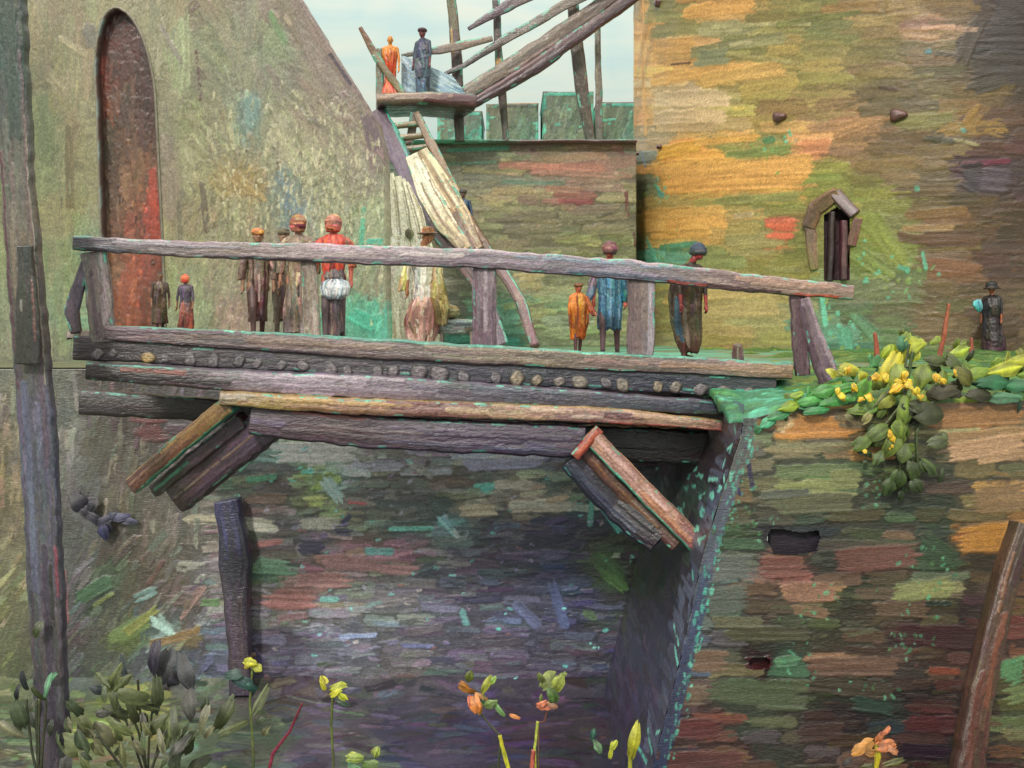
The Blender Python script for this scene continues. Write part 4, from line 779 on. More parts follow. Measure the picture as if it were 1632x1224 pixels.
# ================================================================== THE FOOTBRIDGE
def by(px): return 15.6+(px-115)/1245*1.2          # the near side of the bridge recedes a little to the right
def bp_(px, py, dy=0.): return at(px, py, by(px)+dy)
br = empty('footbridge', bp_(640, 580)); tag(br, 'weathered mauve timber footbridge with a handrail, log ends and angled struts over the ditch', 'bridge')
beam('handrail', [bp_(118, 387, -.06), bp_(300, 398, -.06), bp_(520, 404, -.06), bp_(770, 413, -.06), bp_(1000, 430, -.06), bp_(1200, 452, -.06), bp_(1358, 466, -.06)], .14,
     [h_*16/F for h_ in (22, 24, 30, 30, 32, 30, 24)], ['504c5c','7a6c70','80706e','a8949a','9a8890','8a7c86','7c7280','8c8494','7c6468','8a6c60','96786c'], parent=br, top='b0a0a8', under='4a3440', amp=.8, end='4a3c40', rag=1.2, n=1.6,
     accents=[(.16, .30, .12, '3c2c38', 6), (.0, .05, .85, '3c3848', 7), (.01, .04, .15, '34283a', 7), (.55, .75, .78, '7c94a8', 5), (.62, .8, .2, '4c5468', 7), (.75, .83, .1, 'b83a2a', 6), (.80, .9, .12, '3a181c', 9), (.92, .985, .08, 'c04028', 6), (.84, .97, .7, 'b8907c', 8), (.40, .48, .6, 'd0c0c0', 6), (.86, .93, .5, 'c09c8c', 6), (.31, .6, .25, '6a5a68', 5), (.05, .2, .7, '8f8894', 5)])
def post(pts, wpx, dpx, cols, **kw):
    return beam('post', [bp_(x, y, kw.pop('dy', 0.) if False else .02) for x, y in pts], dpx*16/F, wpx*16/F, cols, parent=br, amp=.7, n=1.5, **kw)
post([(150, 402), (158, 470), (166, 545)], 40, 14, ['7a7072', '857674', '6f6468'], accents=[(.0, .9, .8, 'a09098', 5), (.2, .95, .35, '5c4a58', 6)])
beam('brace', [bp_(140, 408, .03), bp_(128, 450, .03), bp_(114, 495, .03), bp_(122, 530, .03)], .1, [.12, .16, .2, .16], ['6c6470', '5f5468', '5c5260', '4c3c48'], parent=br, amp=.7)
post([(492, 414), (496, 480), (499, 548)], 26, 12, ['8a7a70', '94867a', 'a8988f'], accents=[(.1, .9, .2, '7f6a60', 4), (.5, 1, .7, 'c0b4ac', 5)])
post([(772, 418), (772, 490), (771, 556)], 38, 14, ['8c7a84', '84707c', '6c5864'], accents=[(.0, .8, .55, 'b4a4ac', 7), (.05, .95, .1, '6a4a58', 7), (.3, 1, .9, '5c4c5c', 6)])
post([(1022, 436), (1022, 500), (1020, 566)], 44, 15, ['8c7c78', '80706c', '7c6c70'], accents=[(.0, 1, .88, 'a89ca8', 12), (.0, 1, .8, 'b0a4b0', 8), (.0, .9, .12, '6a5458', 12), (.0, .9, .35, '6f5a5a', 9)])
post([(1270, 470), (1274, 530), (1280, 598)], 26, 13, ['6a5258', '60444e', '5c4450'], accents=[(.0, .9, .85, '8a7480', 4)])
beam('brace', [bp_(1280, 476, -.05), bp_(1300, 545, -.1), bp_(1322, 606, -.15)], .14, [.16, .28, .34], ['7a6470', '74606c', '6a5060'], parent=br, amp=.8, accents=[(.0, .95, .85, 'a08c94', 9), (.1, .98, .15, '4a3040', 11)])
# deck: planks laid across, edge board, log ends, long timbers
bm_ = []
dk = Paint(0, 12.2, 0, 3.0, .03); dk.c[:] = hexc('7a6c60'); U, V = np.meshgrid(dk.u, dk.v)
for i in range(60):
    c = hexc(['7a6c60','857260','6f6460','8c7c6c','74686c'][rs.randint(5)]); x = i*.205+.1; dk.stroke(x, -.1, x, 3.1, .2, c, .012, dry=.1); dk.h[:, np.abs(dk.u-i*.205) < .02] -= .02; dk.c[:, np.abs(dk.u-i*.205) < .02] *= .6
for _ in range(160):
    x = rs.uniform(0, 12.2); y = rs.uniform(0, 3); dk.stroke(x, y, x+rs.uniform(-.5, .5), y+rs.uniform(-.2, .2), .08, rs.choice(['4fb09a','5cc0a4','8a7a70','6a5a68']), .006, dry=.5)
dl = bp_(105, 528); drr = bp_(1262, 588)
pos = dl_ = None
D0 = np.array(dl); D1 = np.array(drr); fr_ = U/12.2
pos = D0[None, None]*(1-fr_[..., None])+D1[None, None]*fr_[..., None]
pos = pos+np.stack([V*-.05, V, 0*V+.0], -1)
part_at(grid_obj('deck', pos, dk, M['timber'], back=(0, 0, -.1)), br)
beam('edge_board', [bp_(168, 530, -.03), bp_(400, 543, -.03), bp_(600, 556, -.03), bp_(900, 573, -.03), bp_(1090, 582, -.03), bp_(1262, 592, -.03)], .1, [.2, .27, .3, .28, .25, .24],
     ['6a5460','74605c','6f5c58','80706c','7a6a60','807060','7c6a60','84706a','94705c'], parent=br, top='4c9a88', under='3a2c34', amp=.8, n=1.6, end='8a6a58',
     accents=[(.02, .2, .85, '5a4454', 9), (.2, .4, .6, '8c7464', 8), (.45, .62, .8, '9c8c78', 6), (.6, .75, .9, 'c0a890', 4), (.3, .6, .15, '5c4848', 7), (.8, .98, .5, 'a07c64', 10), (.35, .6, .97, '3f9a88', 5), (.62, .85, .98, '48a890', 5), (.1, .3, .1, '4c3c48', 6)])
nlog = 29
for i in range(nlog):
    px = 150+i*37.2+rs.normal()*6; py = 563+(px-150)*.060+rs.normal()*1.5; r = (12+rs.normal()*2)*16/F*(1 if px > 640 else .85)
    bright = px > 700
    c = hexc(['7a6c68','746860','7f7468','605860','84745f','6a6064'][rs.randint(6)] if bright else ['5f565c','544c54','665c62','6c6268'][rs.randint(4)])
    if i == 2: c = hexc('a88a54')
    p0 = bp_(px, py, (-.045 if px > 640 else -.03)+rs.normal()*.008)
    V_ = []; C_ = []; F_ = []; n = 18
    prof = [(.8, 1.0), (.02, 1.0), (.002, .95), (0, .6), (-.004, .25), (-.002, .01)]
    for (yy, rr) in prof:
        for k_ in range(n):
            a = 2*math.pi*k_/n; q = r*rr*(1+.12*math.sin(2*a+i)+.08*math.cos(4*a+i*.7)); V_.append(p0+Vector((math.cos(a)*q, yy, math.sin(a)*q*.92)))
            C_.append((c if rr < .95 else c*.55)*(1+.22*math.sin(a*2+i+rr*6))*(.92+.16*rs.rand()))
    for a_ in range(len(prof)-1):
        for k_ in range(n): F_.append((a_*n+k_, a_*n+(k_+1) % n, (a_+1)*n+(k_+1) % n, (a_+1)*n+k_))
    part_at(mesh_obj('log_end', V_, F_, np.clip(C_, 0, 1), M['timber']), br)
beam('long_timber', [bp_(118, 553, .03), bp_(500, 574, .03), bp_(900, 596, .03), bp_(1235, 618, .03)], .1, [.34, .4, .42, .34], ['2c2028','3c3038','48404a','3c3844','2a2838','26283a','2f2f3a'], parent=br, amp=.7, under='241c24',  # near-black strip put in for the shaded gap around the log ends
     accents=[(rs.rand()*.9, 0, 0, '', 0) if False else (f, f+.03, v_, c_, 4) for f, v_, c_ in [(.1,.8,'4cb098'),(.16,.7,'5ab8a0'),(.45,.2,'4aa890'),(.66,.9,'44a890'),(.72,.15,'3c9a88'),(.8,.9,'48b098'),(.86,.2,'50b8a0'),(.9,.8,'58c0a4'),(.94,.3,'50b8a0'),(.55,.9,'3c9a88'),(.3,.1,'48a090')]])
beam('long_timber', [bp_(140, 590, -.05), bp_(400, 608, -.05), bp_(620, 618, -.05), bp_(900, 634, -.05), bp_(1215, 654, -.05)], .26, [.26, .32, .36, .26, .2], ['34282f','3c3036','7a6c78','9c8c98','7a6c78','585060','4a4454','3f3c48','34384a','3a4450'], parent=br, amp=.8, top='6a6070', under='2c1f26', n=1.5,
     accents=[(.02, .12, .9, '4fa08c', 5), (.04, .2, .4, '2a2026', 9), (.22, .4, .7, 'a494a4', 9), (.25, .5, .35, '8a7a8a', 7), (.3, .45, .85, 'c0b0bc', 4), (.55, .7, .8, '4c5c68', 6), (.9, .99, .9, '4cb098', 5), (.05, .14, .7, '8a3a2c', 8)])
beam('lower_beam', [bp_(352, 634, -.14), bp_(560, 647, -.14), bp_(800, 655, -.14), bp_(1000, 664, -.14), bp_(1182, 680, -.14)], .3, [.2, .24, .24, .22, .12], ['94826c','a88a54','9c7c5c','8a6458','7a5450','8c6c5c','b09078','84605c','a88470','b09078','7a3434'], parent=br, amp=.9, top='b09464', under='4a2020', n=1.5, end='a09078',  # tan colour puts in the light on the lower beam's top
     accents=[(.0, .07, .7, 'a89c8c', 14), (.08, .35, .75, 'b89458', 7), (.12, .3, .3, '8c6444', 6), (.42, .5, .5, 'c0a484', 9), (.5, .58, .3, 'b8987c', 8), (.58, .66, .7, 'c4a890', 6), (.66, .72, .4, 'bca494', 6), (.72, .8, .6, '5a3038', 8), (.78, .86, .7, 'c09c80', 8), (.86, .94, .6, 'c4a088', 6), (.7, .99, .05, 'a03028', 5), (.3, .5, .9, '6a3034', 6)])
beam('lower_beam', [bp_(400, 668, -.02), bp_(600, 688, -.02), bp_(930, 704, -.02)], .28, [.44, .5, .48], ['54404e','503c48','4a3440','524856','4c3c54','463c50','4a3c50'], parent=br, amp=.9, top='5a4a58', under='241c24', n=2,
     accents=[(.12, .34, .88, '9a4640', 6), (.1, .4, .3, '3a2830', 8), (.4, .7, .25, '4c4660', 7), (.5, .95, .6, '4f4258', 9), (.0, .1, .5, '6a5a7c', 14), (.2, .5, .55, '786868', 4), (.4, .6, .7, '70607a', 5), (.7, .98, .2, '4c4c6c', 7)])
beam('inner_girder', [bp_(930, 705, .7), bp_(1190, 715, .7)], .3, .55, ['1e161c','24161a','2a1a1e'], parent=br, under='1a1216', amp=.6, accents=[(.1, .6, .5, '2c2430', 12)])  # near-black, putting the shade of the underside into its colour
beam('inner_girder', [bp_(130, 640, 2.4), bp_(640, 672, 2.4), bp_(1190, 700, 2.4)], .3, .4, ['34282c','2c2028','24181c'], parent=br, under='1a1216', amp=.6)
def strut(pts, w, d, cols, dy=-.1, **kw): return beam('strut', [bp_(x, y, dy+q) for x, y, q in pts], d, w*16/F, cols, parent=br, amp=.85, n=1.7, **kw)
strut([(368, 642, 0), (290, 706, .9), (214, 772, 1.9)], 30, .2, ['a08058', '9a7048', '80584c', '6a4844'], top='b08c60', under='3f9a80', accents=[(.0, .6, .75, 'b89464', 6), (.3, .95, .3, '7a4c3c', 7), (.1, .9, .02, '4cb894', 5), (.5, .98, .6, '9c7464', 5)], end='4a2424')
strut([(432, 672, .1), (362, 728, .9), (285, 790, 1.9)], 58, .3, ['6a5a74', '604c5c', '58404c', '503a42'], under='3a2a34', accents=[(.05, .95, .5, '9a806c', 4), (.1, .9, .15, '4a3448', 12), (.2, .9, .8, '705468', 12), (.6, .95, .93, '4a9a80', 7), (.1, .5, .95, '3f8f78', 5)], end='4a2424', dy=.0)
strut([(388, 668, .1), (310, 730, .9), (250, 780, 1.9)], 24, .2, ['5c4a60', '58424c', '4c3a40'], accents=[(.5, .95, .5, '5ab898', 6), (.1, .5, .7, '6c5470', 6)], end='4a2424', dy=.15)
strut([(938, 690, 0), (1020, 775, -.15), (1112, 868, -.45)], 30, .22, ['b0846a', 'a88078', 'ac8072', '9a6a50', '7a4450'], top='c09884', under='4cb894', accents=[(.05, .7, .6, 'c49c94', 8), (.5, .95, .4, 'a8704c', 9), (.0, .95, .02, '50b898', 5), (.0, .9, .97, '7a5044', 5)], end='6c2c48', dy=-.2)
strut([(930, 715, .1), (1008, 795, 0), (1080, 868, -.25)], 28, .24, ['6a4038', '5c3c34', '6a4a34', '4c3030'], accents=[(.1, .8, .4, '8a6038', 4), (.3, .9, .8, '3c2424', 8), (.5, .95, .9, '4aa88c', 5)], dy=-.1)
strut([(912, 728, .15), (980, 802, .05), (1050, 862, -.2)], 50, .3, ['34384c', '262838', '221e28', '2a2028'], accents=[(.05, .8, .3, '3c4258', 12), (.2, .9, .7, '1c1820', 14)], dy=-.05)
beam('strut_plate', [bp_(955, 683, -.28), bp_(915, 728, -.28)], .1, .14, ['a04a38', '8c3f30'], parent=br, amp=.9, accents=[(.1, .9, .5, 'b85a3c', 7)])
# footing piles below the left struts
for (pts, cols, wpx) in [([(362, 797, 0), (372, 850, 0), (376, 900, 0), (378, 960, 0), (384, 1040, 0)], ['34345c', '30304c', '30283c', '3a2c40', '4a3c4c', '443444', '3c3048'], 44)]:
    pl = beam('timber_pile', [at(x, y, DYW-.3) for x, y, _ in pts]+[at(386, 1104, DYW-.3)], .35, [wpx*.9*DYW/F, wpx*DYW/F, wpx*1.2*DYW/F, wpx*.85*DYW/F, wpx*.8*DYW/F, wpx*.8*DYW/F], cols, amp=.9, n=2, mat=M['timber'],
         accents=[(.0, .3, .3, '44487c', 7), (.0, .28, .7, '3c3c6c', 8), (.3, .42, .5, '242438', 26), (.5, .8, .3, '54405c', 9), (.5, .85, .7, '4c3844', 9)])
    tag(pl, 'short indigo and plum timber pile standing against the ditch wall', 'pile')

# ---- tall mast at the left edge of the view
mast = empty('timber_mast', at(85, 1262, 14.4)); tag(mast, 'tall dark leaning timber mast rising from the ditch at the far left', 'mast')
def mp__(x, y, dy=0): return at(x, y, 14.4+dy)
beam('shaft', [mp__(10, -40), mp__(18, 100), mp__(30, 300), mp__(46, 500), mp__(62, 700), mp__(72, 900), mp__(82, 1100), mp__(88, 1262)], .22, [q*14.4/F for q in (60, 54, 50, 54, 58, 54, 50, 50)],
     ['3a4640','3c4844','46504c','5c5c56','6c645c','6a6058','5a5250','54504c','5c5868','585868','54525e','54545c','4f4c52','504c54','4a4450','48424c'], parent=mast, amp=.8, n=1.8,
     accents=[(.0, .2, .6, '34443c', 22), (.1, .3, .9, '604c50', 6), (.18, .45, .92, '705c5c', 7), (.2, .5, .97, 'a09484', 4), (.3, .4, .3, '7c7060', 10), (.5, .75, .3, '5c6078', 14), (.45, .6, .8, '5c4c58', 9), (.7, .95, .6, '443c4c', 12), (.7, .76, .95, '8a4454', 8), (.22, .5, .1, '5c3440', 5), (.62, .7, .3, '6c7488', 9), (.72, .8, .75, '2c2c28', 6)], mat=M['plaster'])
beam('slot_strip', [mp__(40, 392, -.28), mp__(42, 440, -.28), mp__(44, 500, -.28), mp__(44, 580, -.28)], .07, [.2, .2, .3, .32], ['3a3c38','403c38','3a3834','34322f'], parent=mast, amp=.8, accents=[(.3, .8, .85, '8a5c58', 4), (.45, .55, .3, 'a09c94', 3)])  # raised dark strip standing in for the mast's inset dark slot

# ================================================================== TIMBER STAIR, LANDING AND RAMP
st = empty('timber_stair', at(760, 552, 33)); tag(st, 'rough timber stairway and landing with a steep ramp climbing to the round tower', 'stairway')
def S3(x, y, Y): return at(x, y, Y)
def sb(name, pts, w, h, cols, **kw):
    kk = 33/F; hh_ = [q*kk for q in h] if isinstance(h, (list, tuple)) else h*kk
    return beam(name, [S3(*p) for p in pts], w, hh_, cols, parent=st, tex=1.5, **kw)
sb('landing', [(600, 168, 32.6), (680, 166, 32.8), (742, 172, 33.2)], 2.2, [20, 22, 28], ['8c7468','846c60','7c5c58','5a3038','54303a'], amp=.9, top='a89878', under='54383c', accents=[(.1, .6, .8, 'c0b098', 4), (.2, .6, .4, 'a08c78', 4), (.5, .95, .3, '54242c', 8)])
sb('ramp_beam', [(1016, -34, 33.8), (940, 20, 33.6), (850, 82, 33.4), (742, 150, 33.1)], .25, [22, 24, 26, 24], ['6a5c5c','74645c','7c6c64','84786c'], amp=.8, under='3a2630', accents=[(.3, .9, .7, '8c7c70', 6)])
sb('ramp_beam', [(1022, -14, 33.2), (960, 30, 33.1), (850, 108, 32.9), (733, 178, 32.7)], .25, [18, 20, 22, 14], ['4c343c','54383f','543c44','4a2c38','4c2c34'], amp=.8, accents=[(.1, .9, .3, '3c2430', 6), (.5, .9, .8, '7a5c5c', 5)])
sb('rail', [(975, -25, 33.3), (908, 4, 33.3), (800, 66, 33.3), (740, 104, 33.3), (697, 122, 33.3)], .1, [14, 16, 13, 8, 5], ['74645c','7c6c64','70605c','4c4444','403c3c'], amp=.7)
sb('rail', [(850, -12, 33.3), (800, 14, 33.3), (746, 46, 33.3)], .1, [22, 16, 5], ['6a5454','5f4a54','4a3444'], amp=.7)
sb('rail', [(640, 88, 33.0), (700, 80, 33.0), (735, 72, 33.1), (785, 62, 33.2)], .1, [6, 12, 14, 8], ['7c7c78','7c6c68','84746c','8c7c70'], amp=.7)
for i, (pts, h, cols) in enumerate([([(717, -30, 33.6), (723, 40, 33.6), (728, 100, 33.6), (733, 226, 33.6)], [14, 15, 18, 15], ['907848','6a6050','5c4a44','4c4440','6a5a54']),
        ([(789, -30, 33.7), (793, 60, 33.7), (798, 130, 33.7), (806, 226, 33.7)], [10, 12, 13, 10], ['6a5c58','5c4c4c','6a4c48','54403c','5c5c50']),
        ([(910, -30, 33.8), (917, 60, 33.8), (927, 140, 33.8), (941, 226, 33.8)], [17, 20, 22, 15], ['5c5450','5a504a','605448','54443c','4c4c40']),
        ([(951, 24, 34.0), (953, 90, 34.0), (956, 226, 34.0)], [8, 9, 13], ['a0988c','7c7068','5c5c50']),
        ([(605, 78, 32.4), (607, 150, 32.4), (611, 300, 32.3), (612, 555, 32.3)], [9, 14, 15, 15], ['7a7c6c','74705c','5f5c58','54484f','4f4450'])]):
    acc = {0: [(.0, .12, .4, 'd0a050', 6), (.3, .45, .2, 'c8a464', 4), (.45, .7, .6, '403838', 6)], 1: [(.48, .62, .4, 'e0b060', 9), (.12, .3, .5, '4c4048', 5)], 2: [(.5, .8, .5, '4c3c34', 10), (.2, .5, .8, '746858', 5)]}.get(i, ())
    sb('pole', pts, .2, h, cols, amp=.7, accents=acc)
sb('brace_pole', [(574, 44, 32.2), (600, 92, 32.2), (644, 152, 32.2)], .1, [6, 12, 9], ['80583c','7a6044','8a8468'], amp=.7)
sb('brace_pole', [(660, 180, 32.0), (655, 215, 32.0), (648, 262, 32.0)], .12, [12, 12, 8], ['84706c','8c7468','74606c'], amp=.7)
sb('stringer', [(604, 178, 32.2), (632, 240, 31.2), (668, 306, 30.4), (704, 372, 29.7), (762, 450, 28.6), (800, 552, 27.6)], .25, [24, 30, 30, 28, 22, 20], ['5a4a58','6c5c6c','74647c','6a5c64','5a4448','604c58','5c4c5c'], amp=.9, top='4aa890', accents=[(.1, .35, .9, '4cb098', 5), (.35, .5, .4, '84748c', 9), (.5, .62, .3, '443438', 9)])
sb('stringer', [(664, 182, 31.8), (690, 236, 31.0), (722, 300, 30.2), (752, 362, 29.5), (795, 425, 28.8), (830, 480, 28.2), (852, 552, 27.4)], .2, [10, 13, 16, 15, 14, 14, 12], ['8a7868','8a7460','8c7454','74543c','7a6058','84686c','6c4c50'], amp=.9, accents=[(.3, .5, .3, '54382c', 5), (.35, .55, .7, 'd8ccb0', 4), (.62, .92, .95, '50c0a0', 4)])
for i in range(9):
    t_ = (i+.6)/15; xa = np.interp(t_, [0, .2, .4, .62, .8, 1], [612, 640, 676, 712, 770, 806]); ya = np.interp(t_, [0, .2, .4, .62, .8, 1], [192, 246, 312, 378, 455, 545]); Yt = 32-4.2*t_
    xb = np.interp(t_, [0, .2, .4, .62, .8, 1], [662, 692, 724, 752, 800, 846]); yb = ya-6
    c = ['a09078','8c7c68','7a6a5c','6c5c54','988c70'][i % 5]
    beam('tread', [S3(xa-2, ya, Yt), S3(xb+2, yb, Yt)], .34, 7*33/F, [c, '9a8c6c'], parent=st, tex=1.5, top='a09478', amp=.8)
for q, (o_, hh_, cc) in enumerate([(-19, 16, ['c8c4a4','e0dcc0','c8bc98','8c7458']), (-5, 18, ['d0c8a8','f0ecd4','dcd0ac','a08464']), (9, 15, ['8c7450','b0986c','8c6c48','6a4c3c']), (20, 13, ['b4ac88','d4cca8','b8a480','8a6c50'])]):
    sb('side_board', [(664+o_*.6, 244-o_*.3, 30.6-q*.02), (692+o_, 300-o_*.4, 29.9-q*.02), (722+o_, 352-o_*.4, 29.3-q*.02), (750+o_*.7, 396, 28.9-q*.02)], .05, [hh_*.7, hh_, hh_, hh_*.7], cc, amp=1., n=2.6, accents=[(.1, .6, .3, 'e0dcc0', 3), (.3, .9, .7, '6c5438', 3)])
# pale boards leaning at the foot of the stair
lb = empty('board_stack', at(640, 552, 28.4)); tag(lb, 'pale cream boards leaning upright below the timber stair', 'boards')
for i, (x0, x1, hh_) in enumerate([(612, 616, 20), (622, 632, 20), (634, 652, 20), (640, 668, 18), (646, 684, 14)]):
    b_ = beam('board', [at(x0, 272+i*5, 29.2), at((x0+x1)/2, 335, 28.8), at(x1, 400+i*2, 28.3), at(x1+14, 552, 27.7)], .05, [hh_*.6*28.8/F, hh_*28.8/F, hh_*1.15*28.8/F, hh_*28.8/F], ['d0d0b0','ecead0','e8e2c8','b8b090'], tex=1.5, amp=1.1, n=3,
              accents=[(.05, .4, .3, 'ecebcc', 4), (.1, .45, .7, '8c8458', 3), (.0, .4, .5, 'e4e0c0', 4), (.05, .4, .9, '6c6444', 3)])
    part_at(b_, lb)
kn = loft('knot', [(-.13, .02, .02, 0, 0), (-.08, .08, .05, 0, 0), (0, .1, .06, 0, 0), (.09, .08, .05, 0, 0), (.14, .02, .02, 0, 0)], ['7c7454', '6f6a50'], at(653, 372, 28.4), 28/F, mat=M['timber']); part_at(kn, lb); kn.location = at(653, 372, 28.35)

# ================================================================== PEOPLE
def ring_tube(V, Fq, C, a, b, ra, rb, ca, cb, n=12, m=5, flat=1.):
    a = np.array(a, float); b = np.array(b, float); d = b-a; l = np.linalg.norm(d); d = d/max(l, 1e-9)
    u = np.cross(d, [0, 1, 0] if abs(d[1]) < .9 else [1, 0, 0]); u /= np.linalg.norm(u); w = np.cross(d, u)
    ss = []
    for i in range(m+1): th = math.pi/2*(1-i/m); ss.append((-math.sin(th)*ra, max(math.cos(th), .02)*ra, 0.))
    for i in range(m+1): th = math.pi/2*i/m; ss.append((l+math.sin(th)*rb, max(math.cos(th), .02)*rb, 1.))
    b0 = len(V)
    for (s, r, f) in ss:
        for k_ in range(n):
            t = 2*math.pi*k_/n; V.append(a+d*s+u*math.cos(t)*r+w*math.sin(t)*r*flat)
            C.append(None)
    for i in range(len(ss)-1):
        for k_ in range(n): Fq.append((b0+i*n+k_, b0+i*n+(k_+1) % n, b0+(i+1)*n+(k_+1) % n, b0+(i+1)*n+k_))
    Fq.append(tuple(b0+k_ for k_ in range(n))[::-1]); Fq.append(tuple(b0+(len(ss)-1)*n+k_ for k_ in range(n)))
def blob(V, Fq, C, c, r, n=14, m=9):
    b0 = len(V)
    for i in range(m+1):
        th = math.pi*(.02+.96*i/m)
        for k_ in range(n):
            t = 2*math.pi*k_/n; V.append(np.array(c)+np.array([r[0]*math.sin(th)*math.cos(t), r[1]*math.sin(th)*math.sin(t), -r[2]*math.cos(th)])); C.append(None)
    for i in range(m):
        for k_ in range(n): Fq.append((b0+i*n+k_, b0+i*n+(k_+1) % n, b0+(i+1)*n+(k_+1) % n, b0+(i+1)*n+k_))
    Fq.append(tuple(b0+k_ for k_ in range(n))[::-1]); Fq.append(tuple(b0+m*n+k_ for k_ in range(n)))

def person(foot, H, label, group, skin='a07058', upper='7a5a50', lower='4a3c40', shoe='2c2420', lean=0., stride=.12, armL=((.06, -.03), (.02, -.12)), armR=((.06, -.03), (.02, -.12)), face=-90, garments=(), hat=None, hair='3a2a24', headoff=(0, 0), slim=.86, fade=0.):
    fd = lambda q: hexc(q)*(1-fade)+hexc('98917a')*fade
    skin, upper, lower, shoe, hair = fd(skin), fd(upper), fd(lower), fd(shoe), fd(hair)
    garments = [(n_, r_, [fd(q) for q in c_], e_) for n_, r_, c_, e_ in garments]; hat = hat and (hat[0], hat[1], [fd(q) for q in hat[2]])
    """foot: ground point; face: heading in degrees (-90 looks at the camera, 0 to the right). arms: (elbow out, fwd), (hand out, fwd) offsets"""
    root = empty('person', foot); root.rotation_euler = (0, 0, R_(face+90)); tag(root, label, 'person', group)
    s = H/1.75; V = []; Q = []; C = []
    def p(x, y, z): return np.array([x, y+lean*max(0, z-.9)*-1, z])*s      # the figure looks along -y
    hip = .95
    ring_tube(V, Q, C, p(0, 0, .93), p(0, 0, 1.12), .145*s, .125*s, 0, 0, flat=.75)
    ring_tube(V, Q, C, p(0, 0, 1.12), p(0, 0, 1.36), .125*s, .15*s, 0, 0, flat=.72)
    ring_tube(V, Q, C, p(-.13, 0, 1.41), p(.13, 0, 1.41), .07*s, .07*s, 0, 0)
    ring_tube(V, Q, C, p(0, 0, 1.42), p(0, -.02, 1.55), .058*s, .052*s, 0, 0)
    hc = p(headoff[0], -.03+headoff[1], 1.645)
    blob(V, Q, C, hc, (.078*s, .098*s, .115*s)); blob(V, Q, C, hc+np.array([0, -.035, -.05])*s, (.055*s, .06*s, .065*s))
    ring_tube(V, Q, C, hc+np.array([0, -.09, .01])*s, hc+np.array([0, -.118, -.022])*s, .011*s, .017*s, 0, 0, n=8)      # nose
    for q in (-1, 1): blob(V, Q, C, hc+np.array([q*.08, .008, -.01])*s, (.014*s, .022*s, .032*s), 8, 6)                  # ears
    for q, ph in ((-1, 1), (1, -1)):
        kn_ = p(q*.1, -stride*.55*ph-.02, .5); an = p(q*.1, -stride*ph*.9+.02, .09)
        ring_tube(V, Q, C, p(q*.09, 0, .9), kn_, .088*s, .058*s, 0, 0); ring_tube(V, Q, C, kn_, an, .06*s, .038*s, 0, 0)
        ring_tube(V, Q, C, an+np.array([0, .03, -.045])*s, an+np.array([q*.01, -.16, -.055])*s, .042*s, .034*s, 0, 0)
    hands = []
    for q, ((ex, ey), (hx, hy)) in ((-1, armL), (1, armR)):
        sh = p(q*.185, 0, 1.405); el_ = sh+np.array([q*ex, ey, -.285])*s
        dv = np.array([q*(hx-.02), hy, -1.]) if abs(hy) < .3 else np.array([q*(hx-.05), hy, -.25]); dv /= np.linalg.norm(dv)
        wr = el_+dv*.25*s
        ring_tube(V, Q, C, sh, el_, .052*s, .04*s, 0, 0); ring_tube(V, Q, C, el_, wr, .041*s, .026*s, 0, 0)
        pc = wr+dv*.05*s; sd_ = np.cross(dv, [q*1., 0, 0]); sd_ = sd_/max(np.linalg.norm(sd_), 1e-6)
        ring_tube(V, Q, C, wr, pc+dv*.03*s, .028*s, .036*s, 0, 0, flat=.6)
        nrm = np.cross(dv, sd_)
        for k_, (off, l_) in enumerate([(-.03, .062), (-.01, .075), (.011, .07), (.031, .055)]):
            b1 = pc+dv*.045*s+sd_*off*s; m1 = b1+(dv*l_*.55+nrm*.008*q)*s; e1_ = m1+(dv*l_*.4+nrm*.02*q)*s
            ring_tube(V, Q, C, b1, m1, .0105*s, .01*s, 0, 0, n=7, m=2); ring_tube(V, Q, C, m1, e1_, .01*s, .009*s, 0, 0, n=7, m=2)
        t0 = pc-dv*.01*s-sd_*.032*s; ring_tube(V, Q, C, t0, t0+(dv*.05-sd_*.03)*s, .013*s, .011*s, 0, 0, n=7, m=2)
        hands.append(wr)
    me = bpy.data.meshes.new('tmp'); me.from_pydata([tuple(v) for v in V], [], Q); me.update()
    tmp = bpy.data.objects.new('tmp', me); COL.objects.link(tmp)
    bm = bmesh.new(); bm.from_mesh(me); bmesh.ops.recalc_face_normals(bm, faces=bm.faces); bm.to_mesh(me); bm.free()
    md = tmp.modifiers.new('r', 'REMESH'); md.mode = 'VOXEL'; md.voxel_size = .0125*s if H > 1.3 else .011*s
    sm = tmp.modifiers.new('s', 'SMOOTH'); sm.iterations = 2; sm.factor = .4
    dg = bpy.context.evaluated_depsgraph_get(); bme = bpy.data.meshes.new_from_object(tmp.evaluated_get(dg)); bpy.data.objects.remove(tmp)
    bme.name = 'body'; nvt = len(bme.vertices); co = np.empty(nvt*3, np.float32); bme.vertices.foreach_get('co', co); co = co.reshape(-1, 3)
    z = co[:, 2]/s; col = np.tile(hexc(upper), (nvt, 1)); col[z < .95] = hexc(lower); col[z < .1] = hexc(shoe)
    sk = (z > 1.50); col[sk] = hexc(skin)
    for w_ in hands: col[np.linalg.norm(co-w_[None], axis=1) < .13*s] = hexc(skin)
    rel = (co-hc[None])/s
    hd = (z > 1.5) & ((rel[:, 2] > .045) | ((rel[:, 1] > .02) & (rel[:, 2] > -.09))); col[hd] = hexc(hair)
    for q in (-1, 1): col[np.linalg.norm((rel-np.array([q*.03, -.088, .012]))*[1, .6, 1.6], axis=1) < .014] = hexc('241a18')
    col[(np.abs(rel[:, 0]) < .024) & (np.abs(rel[:, 2]+.062) < .007) & (rel[:, 1] < -.07)] = hexc('7a3a34')
    nz = vn(co[:, 0]*60+co[:, 1]*40, co[:, 2]*14); col = col*(.82+.36*nz[:, None])
